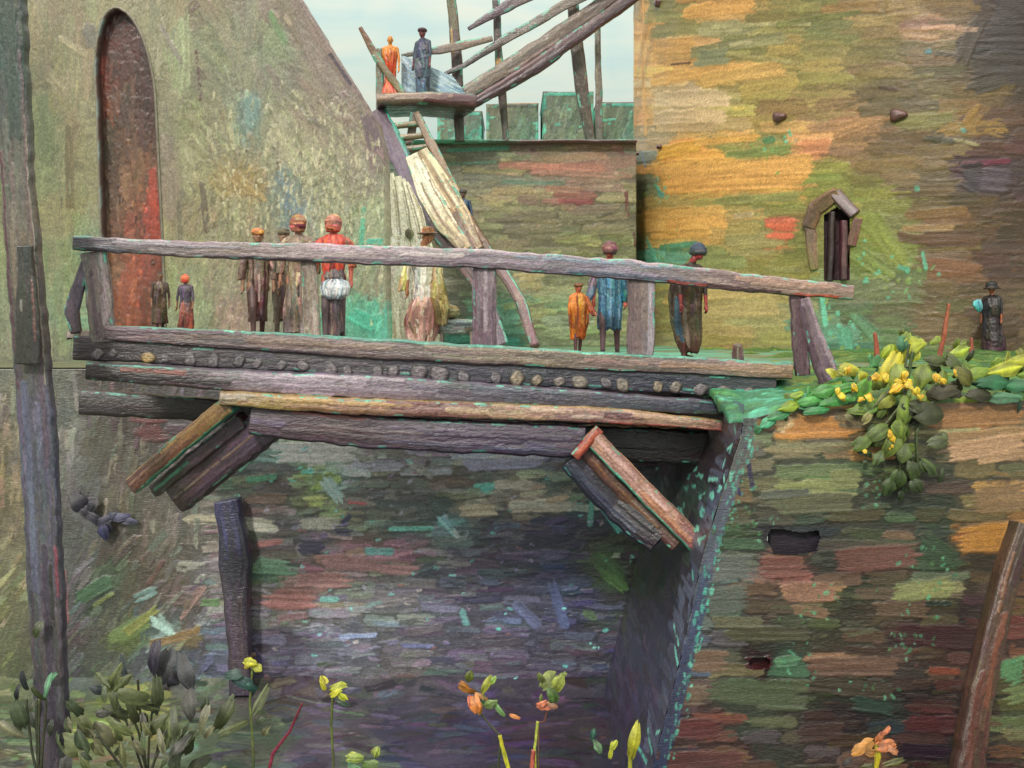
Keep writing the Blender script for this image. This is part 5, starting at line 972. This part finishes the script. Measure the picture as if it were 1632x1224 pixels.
    at_ = bme.color_attributes.new('Col', 'FLOAT_COLOR', 'POINT'); cl = np.ones((nvt, 4), np.float32); cl[:, :3] = lin(col)/KA; at_.data.foreach_set('color', cl.ravel())
    bme.polygons.foreach_set('use_smooth', np.full(len(bme.polygons), True)); bme.materials.clear(); bme.materials.append(M['skin'])
    b = bpy.data.objects.new('body', bme); COL.objects.link(b); b.parent = root
    kk = foot[1]/F
    for (nm, rings, cols, extra) in garments:
        rings = [(r[0]*s, r[1]*s*slim, r[2]*s*slim, (r[3] if len(r) > 3 else 0)*s, ((r[4] if len(r) > 4 else 0)-lean*max(0, r[0]-.9))*s) for r in rings]
        loft(nm, rings, cols, (0, 0, 0), kk, parent=root, amp=.8, strokes=1.3, **extra)
    if hat:
        nm, rings, cols = hat
        rings = [(r[0]*s, r[1]*s, r[2]*s, hc[0], hc[1]) for r in rings]
        loft(nm, rings, cols, (0, 0, hc[2]), kk, parent=root, amp=.6, strokes=1, vert=False, acc=())
    return root
cap_r = lambda c: ('cap', [(.02, .085, .105), (.05, .1, .12), (.09, .095, .11), (.125, .06, .07), (.135, .01, .01)], c)
brim = lambda c: ('hat', [(.035, .16, .17), (.045, .165, .175), (.055, .095, .11), (.12, .085, .095), (.15, .05, .06), (.155, .01, .01)], c)
ker = lambda c: ('headscarf', [(-.11, .085, .095), (-.04, .108, .115), (.04, .112, .125), (.1, .085, .1), (.135, .03, .03), (.14, .01, .01)], c)
skirt = lambda r=.3, z0=.06, z1=1.02: [(z0, r, r*.85), (z0+.25, r*.9, r*.78), (.7, r*.74, r*.66), (.9, .185, .16), (z1, .15, .125)]
coat = lambda r=.26, z0=.45: [(z0, r, r*.8), (z0+.2, r*.92, r*.76), (.95, .2, .17), (1.12, .18, .155), (1.3, .215, .165), (1.42, .2, .13), (1.48, .09, .085)]
blouse = [(.95, .165, .14), (1.08, .16, .14), (1.28, .205, .165), (1.4, .205, .14), (1.47, .09, .085)]
sleeve = lambda q, lo=.95: [(lo, .055, .06, q*.26, -.03), (1.2, .07, .07, q*.235, -.02), (1.4, .075, .075, q*.19, 0), (1.45, .03, .03, q*.17, 0)]
GB = 'people crossing the footbridge'
def gz(px, dep):        # deck height under a person standing dep behind the edge
    t_ = (px-105)/1157; a = D0*(1-t_)+D1*t_; return float(a[2])+.01
def onb(px, dep):
    Y = by(px)+dep; return Vector(((px-HX)/F*Y, Y, gz(px, dep)))
def Hof(px, ytop, dep):
    f = onb(px, dep); return (HY-ytop)/F*f.y-f.z
P_ = person
P_(onb(255, 1.9), .98, 'small child in dark brown standing between mast and second post, near the doorway', GB, upper='4a342c', lower='3c2c28', hair='2c201c', fade=.15, garments=[('tunic', coat(.24, .3), ['4a3428','6a5040','4c3a34','7a6c5c'], {})], face=-60)
P_(onb(296, 1.6), .94, 'small child with an orange red cap and rusty skirt near the left bridge end', GB, upper='5c5060', lower='7a4438', garments=[('skirt', skirt(.28), ['8c4a3c','9a5040','6a5a68'], {}), ('shirt', blouse, ['605468','6a5c70'], {})], hat=ker(['d85038','e86040']), face=-100)
P_(onb(411, 1.5), Hof(411, 366, 1.5), 'slim person in dark wine brown with an orange cap, left of the slender pale post', GB, upper='6a4c48', lower='4c2c30', shoe='5a2430', garments=[('coat', coat(.17, .3), ['4c2428','54302f','7a5c54','8c7468','70544c'], {'acc': [(.42, .3, 1.2, 5, '3c1c20'), (.58, .4, 1.3, 4, '3a2420'), (.5, .6, 1.0, 4, 'd0b8b0')]}), ('sleeve', sleeve(1), ['7a5c54','8c7468'], {}), ('sleeve', sleeve(-1), ['5a3c38','7a6054'], {})], hat=cap_r(['c07030','c87838','a05a30']), face=-70, stride=.3, fade=.22)
P_(onb(452, 2.2), Hof(452, 366, 2.2), 'dim grey brown person partly behind the person with the large russet headscarf', GB, upper='7a6c60', lower='6a5c54', hair='5c5044', garments=[('coat', coat(.2, .3), ['74665c','857468','7a6c60'], {})], hat=cap_r(['605444','6c5c4c']), face=-80, fade=.4)
P_(onb(476, 1.4), Hof(476, 345, 1.4), 'tall person in mottled mauve brown with a large russet headscarf behind the slender post', GB, upper='8a7468', lower='7a665f', skin='b0745c', garments=[('skirt', skirt(.25, .1), ['7c6c6c','8a7870','947f70'], {}), ('blouse', blouse, ['8f7868','9a8270'], {}), ('sleeve', sleeve(-1), ['8a7468','947c6c'], {}), ('sleeve', sleeve(1), ['8a7468','947c6c'], {})], hat=ker(['a86048','b86c50','a85c44']), face=-95, fade=.2)
P_(onb(532, 1.3), Hof(532, 345, 1.3), 'woman with bright red blouse, pale pink headscarf and white blue apron', GB, upper='b04838', lower='6c5c60', skin='b86050', garments=[('skirt', skirt(.15, .12), ['6a5c60','746468','6c6064'], {}), ('blouse', [(.8, .09, .1), (1.0, .15, .14), (1.2, .19, .165), (1.4, .195, .14), (1.5, .12, .1)], ['b84030','d04c3c','e05c48','d85444','c84c40'], {}), ('apron', [(.6, .1, .1, .03, -.12), (.66, .2, .12, .03, -.13), (.76, .23, .12, .03, -.13), (.84, .2, .1, .03, -.12), (.88, .1, .06, .03, -.1)], ['7c94a4','dce4e4','d8e0e4','8aa0b0'], {}), ('sleeve', sleeve(1, 1.05), ['b86c54','cc6850'], {}), ('sleeve', sleeve(-1, 1.05), ['c04838','d85444'], {})], hat=ker(['c05444','c08068','bc8468']), face=-90)
P_(onb(676, 1.3), Hof(680, 366, 1.3), 'stout woman in cream blouse and rosy skirt with yellow shawl and brown hat', GB, upper='e0d8bc', lower='b88070', skin='a8704c', garments=[('skirt', [(.03, .2, .2, -.04), (.25, .27, .24, -.03), (.45, .29, .25, -.02), (.62, .26, .22), (.74, .2, .18)], ['d8b8a8','cc9c90','c08c80','d8b0a0'], {'acc': [(.5, .05, .5, 8, 'd8a898')]}),
    ('blouse', [(.7, .19, .17, -.03), (.85, .2, .18, -.02), (1.05, .19, .17), (1.25, .23, .18), (1.4, .21, .15), (1.48, .1, .09)], ['d8d0c0','e4dccc','dcd4b8','ece6cc','f0ead0'], {'acc': [(.5, 1.0, 1.4, 10, 'f8f4e0')]}), ('shawl', [(.35, .1, .1, .25, -.06), (.55, .15, .14, .25, -.08), (.8, .14, .14, .22, -.08), (1.05, .1, .12, .2, -.06), (1.25, .06, .08, .2, -.04)], ['98885c','a08458','a8945c','c0b080'], {}), ('sleeve', [(.85, .06, .06, -.33, -.03), (1.0, .07, .07, -.3, -.02), (1.25, .07, .07, -.24, 0), (1.42, .04, .04, -.2, 0)], ['b8a868','c8bc88','dcd4bc'], {})], hat=brim(['4c3830','8a5c34','b07438','6a4c34']), face=-90, stride=.05, headoff=(.06, 0))
P_(onb(972, 1.3), Hof(968, 388, 1.3), 'man in a long steel blue striped coat with a maroon hat', GB, upper='3c6c84', lower='6a5458', skin='b05040', garments=[('coat', [(.42, .19, .16), (.6, .2, .17), (.95, .21, .175), (1.2, .22, .18), (1.38, .225, .16), (1.47, .1, .09)], ['3f6c88','4c7c98','3c6c88','5888a0','3f7084'], {'acc': [(f_, .45, 1.35, 3, c_) for f_, c_ in [(.35, 'a0bcc8'), (.42, '2c5068'), (.48, '8cb0c4'), (.54, '2c4c64'), (.6, '7aa0b4'), (.66, '2f5468')]]}), ('sleeve', sleeve(1, .85), ['2c5c64','2f6c74','244c54'], {}), ('sleeve', [(.78, .06, .06, -.4, -.08), (.95, .07, .07, -.3, -.05), (1.2, .07, .07, -.24, 0), (1.42, .04, .04, -.2, 0)], ['4a7c94','6a5860','5a5468'], {})], hat=('cap', [(-.06, .09, .11), (.0, .115, .135), (.06, .12, .14), (.12, .085, .1), (.15, .02, .02)], ['7a4c48','8a6058','5c3038']), face=-100, stride=.16)
P_(onb(921, 1.2), Hof(921, 452, 1.2), 'child in a vivid orange smock holding out a hand to the man in blue', GB, upper='e08030', lower='6a4448', skin='b05c44', hair='2c2420', garments=[('smock', [(.4, .2, .18), (.7, .24, .2), (1.0, .2, .18), (1.25, .24, .2), (1.45, .2, .17), (1.52, .11, .1)], ['d86c20','e88430','e07828','f09440','dc7c34'], {'acc': [(.45, .5, 1.3, 4, 'f8b060'), (.56, .5, 1.2, 3, '8a4420')]}), ('sleeve', [(.95, .07, .07, .42, -.1), (1.1, .08, .08, .33, -.06), (1.3, .08, .08, .26, 0), (1.45, .04, .04, .2, 0)], ['8a6068','c06040','d87030'], {})], face=-70, hat=cap_r(['4a3a28','c87c30','3c2c20']))
P_(onb(1092, 1.1), Hof(1100, 393, 1.1), 'stooping person in a dark brown and blue cape with a navy cap', GB, upper='3c3028', lower='4c2420', shoe='4c2420', skin='a04040', lean=.28, garments=[('cape', [(.12, .16, .15, .08, 0), (.3, .24, .22, .05, 0), (.6, .29, .25), (.9, .3, .26), (1.15, .29, .25, -.02), (1.3, .25, .2, -.03), (1.4, .12, .12)], ['5c4030','7a6850','6c5c48','54483c','3c3028','2c201c'], {'acc': [(.66, .3, 1.1, 9, '3c607c'), (.7, .4, 1.0, 6, '4c7894'), (.6, .2, .8, 7, '9a8c7c'), (.4, .2, 1.1, 6, '4c3828'), (.34, 1.1, 1.3, 9, '241814')]})], hat=('cap', [(-.04, .1, .12), (.0, .12, .15), (.07, .105, .13), (.13, .06, .07), (.16, .01, .01)], ['4a4438','2c3c54','2f4058']), face=-60, headoff=(.06, 0))
# on the landing, the stair and the right bank
ldz = at(680, 158, 32.8).z
def pf(px, py, Y): return at(px, py, Y)
H = lambda y0, y1, Y: (y1-y0)/F*Y
P_(pf(622, 158, 32.4), H(58, 158, 32.4), 'slender woman in bright vermilion dress with orange hair on the landing', 'people on the landing', upper='e09040', lower='d86848', skin='e0984c', hair='e08c34', garments=[('dress', [(.03, .3, .26, .06), (.2, .26, .22, .02), (.45, .14, .13), (.7, .12, .11), (.9, .17, .15), (1.1, .2, .17), (1.25, .2, .16), (1.4, .17, .13)], ['e0907c','d8684c','d85c38','e05028','e45830','e0682c','e8a040'], {})], face=-90, stride=.05)
P_(pf(674, 157, 32.5), H(46, 157, 32.5), 'person in slate blue coat with plum cap on the landing', 'people on the landing', upper='3c4c60', lower='4c5c6c', shoe='3c4858', skin='7a4448', garments=[('coat', [(.5, .2, .17), (.7, .24, .2), (.95, .24, .19), (1.2, .24, .18), (1.4, .22, .15), (1.5, .1, .09)], ['4c5c6c','5c6c7c','4c5868','34405c','2c3448'], {}), ('trousers', [(.08, .16, .14), (.3, .17, .15), (.55, .19, .16)], ['4c5c70','4f6074'], {})], hat=cap_r(['6c3c48','5c303c','4a3048']), face=-120)
P_(pf(738, 398, 29.6), H(303, 398, 29.6), 'person in dull blue descending the timber stair', 'people on the landing', upper='3c5068', lower='6a5c50', shoe='a8bcd0', skin='7a5c50', garments=[('coat', coat(.2, .6), ['4a5c70','34506c','405c7c','3c5070'], {})], hat=cap_r(['4a3c38','3c3034']), face=-80)
P_(pf(1581, 562, 26.5), H(454, 562, 26.5), 'stout figure in black with a broad black hat at the foot of the round tower', 'people by the tower', upper='241c20', lower='2c1c24', shoe='2c2024', skin='a05838', garments=[('gown', [(.03, .33, .3, .05), (.3, .32, .28, .04), (.6, .27, .24), (.9, .24, .2), (1.2, .27, .2), (1.4, .24, .15), (1.48, .1, .09)], ['4a2838','34202c','241a20','281c24','1c161c','241c20'], {})], hat=('hat', [(.0, .2, .2), (.015, .205, .205), (.04, .13, .14), (.13, .13, .14), (.19, .08, .09), (.2, .01, .01)], ['241c1c','1c1618']), face=-130)
bundle = loft('bundle', [(-.15, .02, .02, 0, 0), (-.08, .08, .07, 0, 0), (0, .11, .08, -.03, 0), (.1, .09, .07, -.04, 0), (.15, .02, .02, 0, 0)], ['5c9c9c', '4c8ca0', '84b8ac'], at(1560, 487, 26.2), 26/F)
tag(bundle, 'small turquoise bundle held out beside the black hatted figure', 'bundle')
# pale blue cloth hung on the landing rail
cl = Paint(0, 1.7, 0, 1.15, .028); U, V = np.meshgrid(cl.u, cl.v); cl.c[:] = hexc('a8c4d4')
for _ in range(70):
    x = rs.uniform(0, 1.7); y = rs.uniform(0, 1.15); cl.stroke(x-.15, y+.13, x+.15, y-.13, rs.uniform(.05, .12), rs.choice(['a8c8dc','c8d8dc','7ca4c4','b8d0d8','90b4cc']), .015, dry=.3)
o0 = at(640, 88, 33.0)
xs_ = U*.93+V*.3*0; pos = np.stack([o0.x+U*.9+.35*(1.15-V)*U/1.7, o0.y-.05-.08*np.sin(U*7)*(1.2-V), o0.z-1.15+V-.55*U*V/1.7*1.0], -1)
clo = grid_obj('hanging_cloth', pos, cl, M['cloth'], back=(0, .03, 0)); tag(clo, 'pale blue cloth hanging between the two people on the landing', 'cloth')

# low table with pale cloth and a round loaf
tb = empty('market_table', onb(728, 1.5)); tag(tb, 'low table under a pale grey green cloth beside the stout woman', 'table')
for dx in (-.24, .24):
    for dy in (-.15, .15):
        l = beam('leg', [Vector((tb.location.x+dx, tb.location.y+dy, tb.location.z)), Vector((tb.location.x+dx, tb.location.y+dy, tb.location.z+.27))], .05, .05, ['7a7068', '8a8078'], tex=1.4); part_at(l, tb)
tt = loft('cloth_top', [(.24, .33, .2), (.3, .36, .24), (.42, .37, .25), (.46, .33, .2), (.47, .05, .05)], ['a0b4a8', '98a89c', '8aa09c', '7c8c8c', '8c9890'], (0, 0, 0), 17/F, parent=tb, vert=False, amp=1.0)
lf = loft('round_loaf', [(0, .1, .1), (.05, .17, .15), (.13, .18, .16), (.2, .13, .12), (.235, .03, .03)], ['84805c', '9a9468', '8c8860', '7c7854'], onb(714, 1.5)+Vector((0, 0, .47)), 17/F, vert=False); tag(lf, 'round olive brown loaf resting on the low table cloth', 'loaf')
stump = loft('wooden_stump', [(0, .09, .09), (.1, .08, .08), (.26, .07, .07), (.3, .05, .05), (.31, .01, .01)], ['5a3c44', '6a4c48', '74584c'], onb(1176, 1.0), 17/F, mat=M['timber']); tag(stump, 'small dark wooden stump standing on the deck near its right end', 'stump')

# red stakes on the bank
def stake(x0, y0, x1, y1, Y, w, label):
    o = beam('stake', [at(x0, y0, Y), at((x0+x1)/2+1, (y0+y1)/2, Y), at(x1, y1, Y)], w*Y/F, [w*.6*Y/F, w*Y/F, w*1.1*Y/F], ['8c4c38', '94482f', 'a04838'], tex=1.5); tag(o, label, 'stake', 'red stakes on the bank')
stake(1512, 484, 1496, 572, 24, 6, 'long leaning rusty red stake left of the black figure')
stake(1394, 530, 1397, 572, 23, 7, 'short rusty stake just left of the flowering plant')
stake(1549, 538, 1547, 570, 24, 5, 'shortest rusty stake directly beside the black figure')
# leaning timber at the lower right
lp = beam('leaning_timber', [at(1628, 835, 14.6), at(1602, 920, 14.5), at(1580, 1010, 14.35), at(1556, 1120, 14.2), at(1528, 1330, 13.9)], .3, [q*14.4/F for q in (28, 34, 38, 42, 50)], ['4c3e2e','503828','482f22','50362a','4c3428','462f24','40302a'], amp=.8, n=1.8,
     accents=[(.02, .2, .3, '3a2028', 14), (.1, .3, .7, '80583c', 6), (.3, .6, .4, '74402c', 12), (.5, .9, .7, '5c2c1f', 12)], mat=M['plaster'])
tag(lp, 'rusty brown leaning timber propped against the right abutment', 'timber')

# ================================================================== PLANTS
def rnd_dir(base, j): v = np.array(base, float)+rs.normal(size=3)*j; return v/np.linalg.norm(v)
# trailing plant with yellow flowers on the abutment
vine = empty('flowering_vine', at(1440, 640, AY+.1)); tag(vine, 'trailing green plant with bright yellow flowers spilling over the abutment', 'plant')
def px_items(lst, Y0, fc=(0, -1, .25)):
    it = []
    for (x, y, ang, l, w, c, dy) in lst:
        Y = Y0+dy; a = R_(ang); it.append((np.array(at(x, y, Y))-np.array(vine.location), (math.cos(a), rs.normal()*.15, math.sin(a)), l*Y/F, w*Y/F, c, (rs.normal()*.2, fc[1], fc[2])))
    return it
lv = [(1352,590,-10,40,20,'8a8a2c',0),(1400,608,40,44,22,'5c6a28',.1),(1420,585,60,60,30,'948c28',.1),(1440,560,70,50,26,'8a8c2c',.2),(1455,550,10,50,24,'8c9430',.2),(1430,600,80,50,28,'6f7c2c',0),(1470,600,70,44,26,'566428',.1),
 (1490,575,-5,44,16,'3c4424',.1),(1520,580,-40,40,22,'404a24',.1),(1535,600,-50,44,24,'4a4a20',0),(1500,610,80,48,22,'566428',.1),(1470,640,60,44,24,'5c6a28',0),(1440,655,80,60,28,'566828',-.05),(1410,640,30,40,22,'6c7028',0),
 (1385,650,20,40,20,'4f6c28',0),(1480,660,0,60,34,'2c301c',-.1),(1465,650,-20,40,24,'2a3018',-.1),(1505,625,10,50,22,'302c1c',-.1),(1520,628,5,30,16,'201c14',-.1),(1430,690,85,50,26,'5a6c28',-.1),(1420,710,60,44,24,'56642c',-.1),
 (1440,722,70,40,22,'46542c',-.1),(1400,690,30,50,24,'4c5c2c',-.1),(1375,705,30,44,20,'4a5a2c',-.1),(1455,750,-70,40,20,'2f3c20',-.12),(1460,775,-60,30,18,'28341c',-.12),(1430,765,80,40,22,'30401f',-.12),(1415,775,75,34,20,'2c3c20',-.12),
 (1400,730,60,30,16,'3c4c28',-.1),(1480,745,-50,40,18,'364424',-.1),(1495,705,10,40,18,'40482c',-.1),(1555,598,10,60,20,'5f7428',.1),(1600,590,12,70,22,'8f9428',.1),(1630,575,8,60,20,'969a2c',.2),(1580,610,0,70,20,'24583c',0),(1630,615,0,60,22,'2a5c40',0),
 (1560,630,-5,50,18,'2c2c1c',0),(1600,635,0,60,16,'386048',0),(1340,620,15,60,18,'3c7c30',0),(1310,625,20,50,18,'3c7438',0),(1290,640,10,46,16,'3f8040',0),(1260,648,10,50,16,'6f8428',0),(1330,640,10,60,18,'2f6c34',-.02),(1300,655,5,50,14,'2c6c40',-.03),
 (1270,630,20,30,10,'78942c',0),(1355,632,30,40,16,'3c7430',0),(1375,620,60,40,18,'4c7c2c',0),(1366,655,0,40,14,'5c7030',0),(1242,660,20,50,16,'35704a',0),(1225,672,30,40,14,'3a8a68',0),(1443,540,60,30,18,'6c7c34',.2),(1437,548,80,34,16,'2c5c40',.15),
 (1395,575,50,30,14,'4f8458',.2),(1382,665,45,30,12,'807c50',-.05),(1530,560,20,40,16,'7c8c2c',.3),(1650,600,0,60,24,'5c7428',.1),(1416,560,50,34,18,'84942c',.2)]
ex = []
for (x, y, a, l, w, c, d) in lv:
    for _ in range(3): ex.append((x+rs.normal()*16, y+rs.normal()*11, a+rs.normal()*45, l*rs.uniform(.3, .55), w*rs.uniform(.4, .8), hexc(c)*rs.uniform(.75, 1.3), d+abs(rs.normal())*.25))
lv = [(x, y, a, l*.8, w*1.05, hexc(c)*1.12+(.02, .02, 0), d) for (x, y, a, l, w, c, d) in lv]
lo = dabs('foliage', px_items(lv+ex, AY-.12), M['leaf'], thick=.16); lo.parent = vine
mb = []
for (pts, r) in [([(1455, 560), (1440, 640), (1438, 720), (1430, 780)], .018), ([(1500, 615), (1460, 690), (1465, 780)], .015), ([(1390, 650), (1440, 600), (1450, 548)], .014), ([(1440, 640), (1400, 690), (1372, 708)], .012)]:
    sO = beam('stem', [at(x, y, AY-.14) for x, y in pts], r*2, r*2, ['4c5828', '3c4820'], tex=1.4); part_at(sO, vine)
for (x, y, l) in [(1342,630,16),(1336,625,13),(1362,618,13),(1385,634,14),(1372,636,10),(1428,618,20),(1432,610,14),(1448,613,18),(1440,600,14),(1460,625,16),(1466,632,12),(1492,602,13),(1503,606,12),(1410,600,14),(1396,602,16),(1412,598,9),(1418,692,12),(1422,697,15),(1378,718,10),(1524,594,9),(1352,590,12),(1420,712,8)]:
    n_ = rs.randint(2, 4); its = [(x+rs.normal()*1.5, y+rs.normal()*1.5, rs.uniform(0, 180), l*rs.uniform(.7, 1.1), l*rs.uniform(.5, .7), rs.choice(['e0b82c','e4c438','d8a82c','dcc040']), -.1-.04*q) for q in range(n_)]
    o = dabs('blossom', px_items(its, AY-.15), M['leaf'], thick=.22); o.parent = vine

def weed(name, base_px, base_y, Y, label, cat, group, leaves, blossoms, stems):
    root = empty(name, at(base_px, base_y, Y)); 
    zz_ = float(np.interp(Y, [0, 5, 9, 11, 14, 17, 21], [-1.75, -2.95, -4.35, -5.05, -6.25, -7.0, -7.0])); root.location.z = zz_
    tag(root, label, cat, group)
    def conv(l_):
        it = []
        for (x, y, a, l, w, c) in l_: it.append((np.array(at(x, y, Y-.02-rs.rand()*.12))-np.array(root.location), (math.cos(R_(a)), rs.normal()*.2, math.sin(R_(a))), l*.88*Y/F, w*.8*Y/F, hexc(c)*rs.uniform(.85, 1.1), (rs.normal()*.25, -1, .3)))
        return it
    if leaves: dabs('leaves', conv(leaves), M['leaf'], root, thick=.16)
    for b_ in blossoms: dabs('blossom', conv(b_), M['leaf'], root, thick=.1)
    for (pts, r, cols) in stems:
        q = [at(x, y, Y) for x, y in pts]; end_ = Vector((root.location.x+(q[-1].x-root.location.x)*.6, Y, zz_)); 
        if q[-1].z > zz_+.02: q.append(end_)
        part_at(beam('stem', q, r*Y/F, r*Y/F, cols, tex=1.0, rag=.5), root)
GW = 'flowering weeds in the ditch'
weed('weed', 405, 1200, 12.5, 'weed with one pale yellow green blossom cluster in front of the indigo pile', 'weed', GW, [(385,1085,-20,44,26,'3c5c5c'),(372,1075,10,30,20,'3f5a54'),(400,1095,-40,24,16,'2c4c44')], [[(398,1055,-10,26,16,'b0b02c'),(408,1062,-30,26,18,'a8ac34'),(395,1060,60,14,10,'b8a430')], [(404,1044,30,12,10,'34241c')]], [([(402,1066),(398,1120),(404,1200)], 3, ['6a7838','4c5830'])])
weed('weed', 530, 1210, 12.2, 'weed with two lemon yellow blossoms left of centre in the ditch', 'weed', GW, [(560,1100,5,36,12,'44445c'),(545,1120,-30,30,12,'3c4c40')], [[(515,1088,-70,26,14,'b8b42c'),(518,1083,-40,16,10,'c8c034')], [(540,1096,10,30,20,'a8b030'),(545,1108,-50,24,18,'b0b838'),(534,1104,40,20,12,'bcb83c')]], [([(530,1105),(528,1160),(532,1210)], 3, ['6a7838','4c5830'])])
weed('weed', 578, 1230, 11.6, 'low weed with pale green petals at the bottom edge of the ditch', 'weed', GW, [(566,1208,0,30,18,'8a9c48'),(590,1218,10,30,16,'74904c'),(565,1222,-20,26,14,'6c9c6c'),(600,1200,70,22,12,'98a850'),(598,1196,50,16,12,'a4ac58')], [[(566,1205,-10,26,12,'a0a850')]], [([(580,1215),(580,1260)], 3, ['6a7838','4c5830'])])
weed('weed', 775, 1224, 11.8, 'tall orange and yellow flowering weed at the centre bottom', 'weed', GW, [(748,1078,75,22,16,'5c6424'),(775,1090,60,34,12,'a0a438'),(785,1085,50,20,10,'88a848'),(782,1122,20,26,16,'6c8444'),(795,1130,-50,30,12,'688c54'),(770,1115,80,20,8,'4c7c54')], [[(745,1098,-35,44,14,'b87c34'),(740,1092,-50,20,12,'a8703c')], [(758,1122,-80,32,22,'cc7c3c'),(752,1120,-70,24,14,'d06848'),(764,1128,-85,24,14,'d89c3c')], [(820,1142,-20,20,8,'c07c44')], [(768,1110,-30,26,10,'c08c50')]], [([(760,1130),(785,1160),(798,1172)], 2.5, ['4c5830','3c4424']), ([(796,1172),(803,1198),(811,1226)], 6, ['c0b830','ccc438'])])
weed('weed', 860, 1224, 11.8, 'tall weed with olive green bloom over a coral blossom right of centre', 'weed', GW, [(875,1085,40,36,28,'74803c'),(888,1090,60,34,22,'8c9844'),(880,1108,-70,30,22,'5c7c3c'),(895,1078,40,22,12,'7c8c3c'),(862,1080,-60,18,12,'6c783c'),(862,1112,80,14,8,'7c8c3c')], [[(868,1125,5,30,16,'c07050'),(864,1122,30,18,10,'d07c5c'),(880,1124,-20,20,10,'a87454')]], [([(872,1132),(868,1150),(858,1152)], 2, ['7a4c40','54603c']), ([(857,1150),(854,1180),(852,1192)], 4, ['b0b048','a8b03c']), ([(850,1195),(848,1226)], 7, ['b0584c','8c3c40'])])
weed('grass_blade', 1005, 1224, 12.0, 'bright lemon green grass blade rising beside the abutment foot', 'grass blade', None, [(1010,1180,78,66,22,'c4c438'),(974,1195,80,30,10,'b4b83c'),(978,1188,50,20,12,'a8b03c'),(952,1190,-60,26,14,'4c7048'),(945,1170,80,24,10,'4c7c68')], [], [([(1005,1200),(1003,1240)], 6, ['b4b438','6c7838'])])
weed('weed', 1400, 1260, 13.2, 'orange and yellow blossoming weed in front of the right abutment', 'weed', GW, [(1425,1215,10,40,14,'5a5a2c'),(1385,1222,10,30,14,'4c4c28'),(1350,1215,30,20,10,'24201c')], [[(1375,1190,30,44,24,'c08844'),(1390,1200,-10,30,16,'b07c3c')], [(1412,1188,10,34,26,'d08050'),(1402,1175,60,22,14,'cc7848'),(1422,1196,-30,20,14,'d89064')], [(1396,1205,80,44,14,'d0c028')], [(1412,1165,30,22,10,'b8704c'),(1406,1170,60,14,8,'b06848')]], [([(1398,1205),(1398,1262)], 4, ['9a9434','5c6028'])])
# shrub of broad leaves low on the left bank
def shrub(name, cx, cy, sx, sy, Y, n, pal, label, szs, base=None):
    root = empty(name, at(cx, cy+sy, Y)); zz_ = float(np.interp(Y, [0, 5, 9, 11, 14, 17, 21], [-1.75, -2.95, -4.35, -5.05, -6.25, -7.0, -7.0])); root.location.z = zz_; tag(root, label, 'shrub')
    it = []
    for _ in range(n):
        x = cx+rs.normal()*sx*.5; y = cy+rs.normal()*sy*.5; YY = Y+rs.uniform(-.7, .5); a = R_(90+(x-cx)*-.35+rs.normal()*28); s_ = rs.uniform(*szs)
        it.append((np.array(at(x, y, YY))-np.array(root.location), (math.cos(a), rs.normal()*.3, math.sin(a)), s_*Y/F, s_*rs.uniform(.25, .55)*Y/F, rs.choice(pal), (rs.normal()*.2, -1, .2)))
    dabs('leaves', it, M['leaf'], root, thick=.1)
    for q in range(4):
        x = cx+rs.uniform(-.4, .4)*sx; part_at(beam('stem', [Vector((root.location.x+rs.normal()*.05, Y, zz_)), (Vector(root.location)+at(x, cy, Y))/2+Vector((rs.normal()*.05, 0, 0)), at(x, cy+sy*.05, Y)], .025, .025, ['34382c', '444a34'], tex=1.5), root)
shrub('broadleaf_shrub', 225, 1160, 210, 80, 14.2, 80, ['545c3c','5f683f','484f38','6a6c4c','404a3a','586448','74745c','48543f','4c4c48'], 'broad leaved olive green shrub low on the left bank beside the mast', (18, 52))
shrub('slate_shrub', 235, 1080, 170, 50, 15.2, 8, ['3a3c40','3c3848','4c5458','2f3438','54503c','3c4c48','4c3c44'], 'dark slate leaved shrub behind the olive green shrub', (22, 60))  # leaves in dark slate tones
shrub('dark_plant', 60, 1110, 60, 70, 13.8, 10, ['24242c','343a30','2c2c34','40482c','4c7c5c','34383c'], 'blackish plant with small clumped leaves at the foot of the mast', (14, 36))
# dark creeper clump on the retaining wall
ck = empty('wall_creeper', at(160, 830, DYW-.1)); tag(ck, 'navy blue clump of creeper growing on the retaining wall below the left struts', 'creeper')
it = []
for (x, y, a, l, w, c) in [(125,800,-50,36,24,'2a2834'),(135,812,-30,30,18,'302e3a'),(148,805,70,24,14,'34323c'),(150,825,-30,34,16,'2c2a38'),(165,830,20,30,14,'38364a'),(165,845,-75,30,16,'3a3a5c'),(172,838,-60,24,12,'2c2a3c'),(190,825,5,36,12,'4c4c68'),(205,830,-10,28,12,'54546c'),(120,790,60,20,12,'24222c'),(178,822,30,20,10,'3a3c54'),
    (256,1068,-70,30,24,'34303c'),(270,1078,-40,34,24,'2c2a34'),(262,1100,-75,44,20,'342c34'),(285,1118,-60,34,16,'3c2c34'),(292,1132,-80,24,12,'4a2c34')]:
    it.append((np.array(at(x, y, DYW-.12-rs.rand()*.08))-np.array(ck.location), (math.cos(R_(a)), 0.05, math.sin(R_(a))), l*DYW/F, w*DYW/F, c, (rs.normal()*.2, -1, .2)))
dabs('leaves', it, M['leaf'], ck, thick=.1)
tw_ = beam('twig', [at(482, 1120, 13.4), at(462, 1165, 13.4), at(435, 1200, 13.4), at(420, 1262, 13.4)], .03, [2*13.4/F, 4*13.4/F, 5*13.4/F, 4*13.4/F], ['7a2c3c', '8a2c44', '6a2434'], tex=1.2); tag(tw_, 'thin crimson twig slanting up from the ditch floor', 'twig')
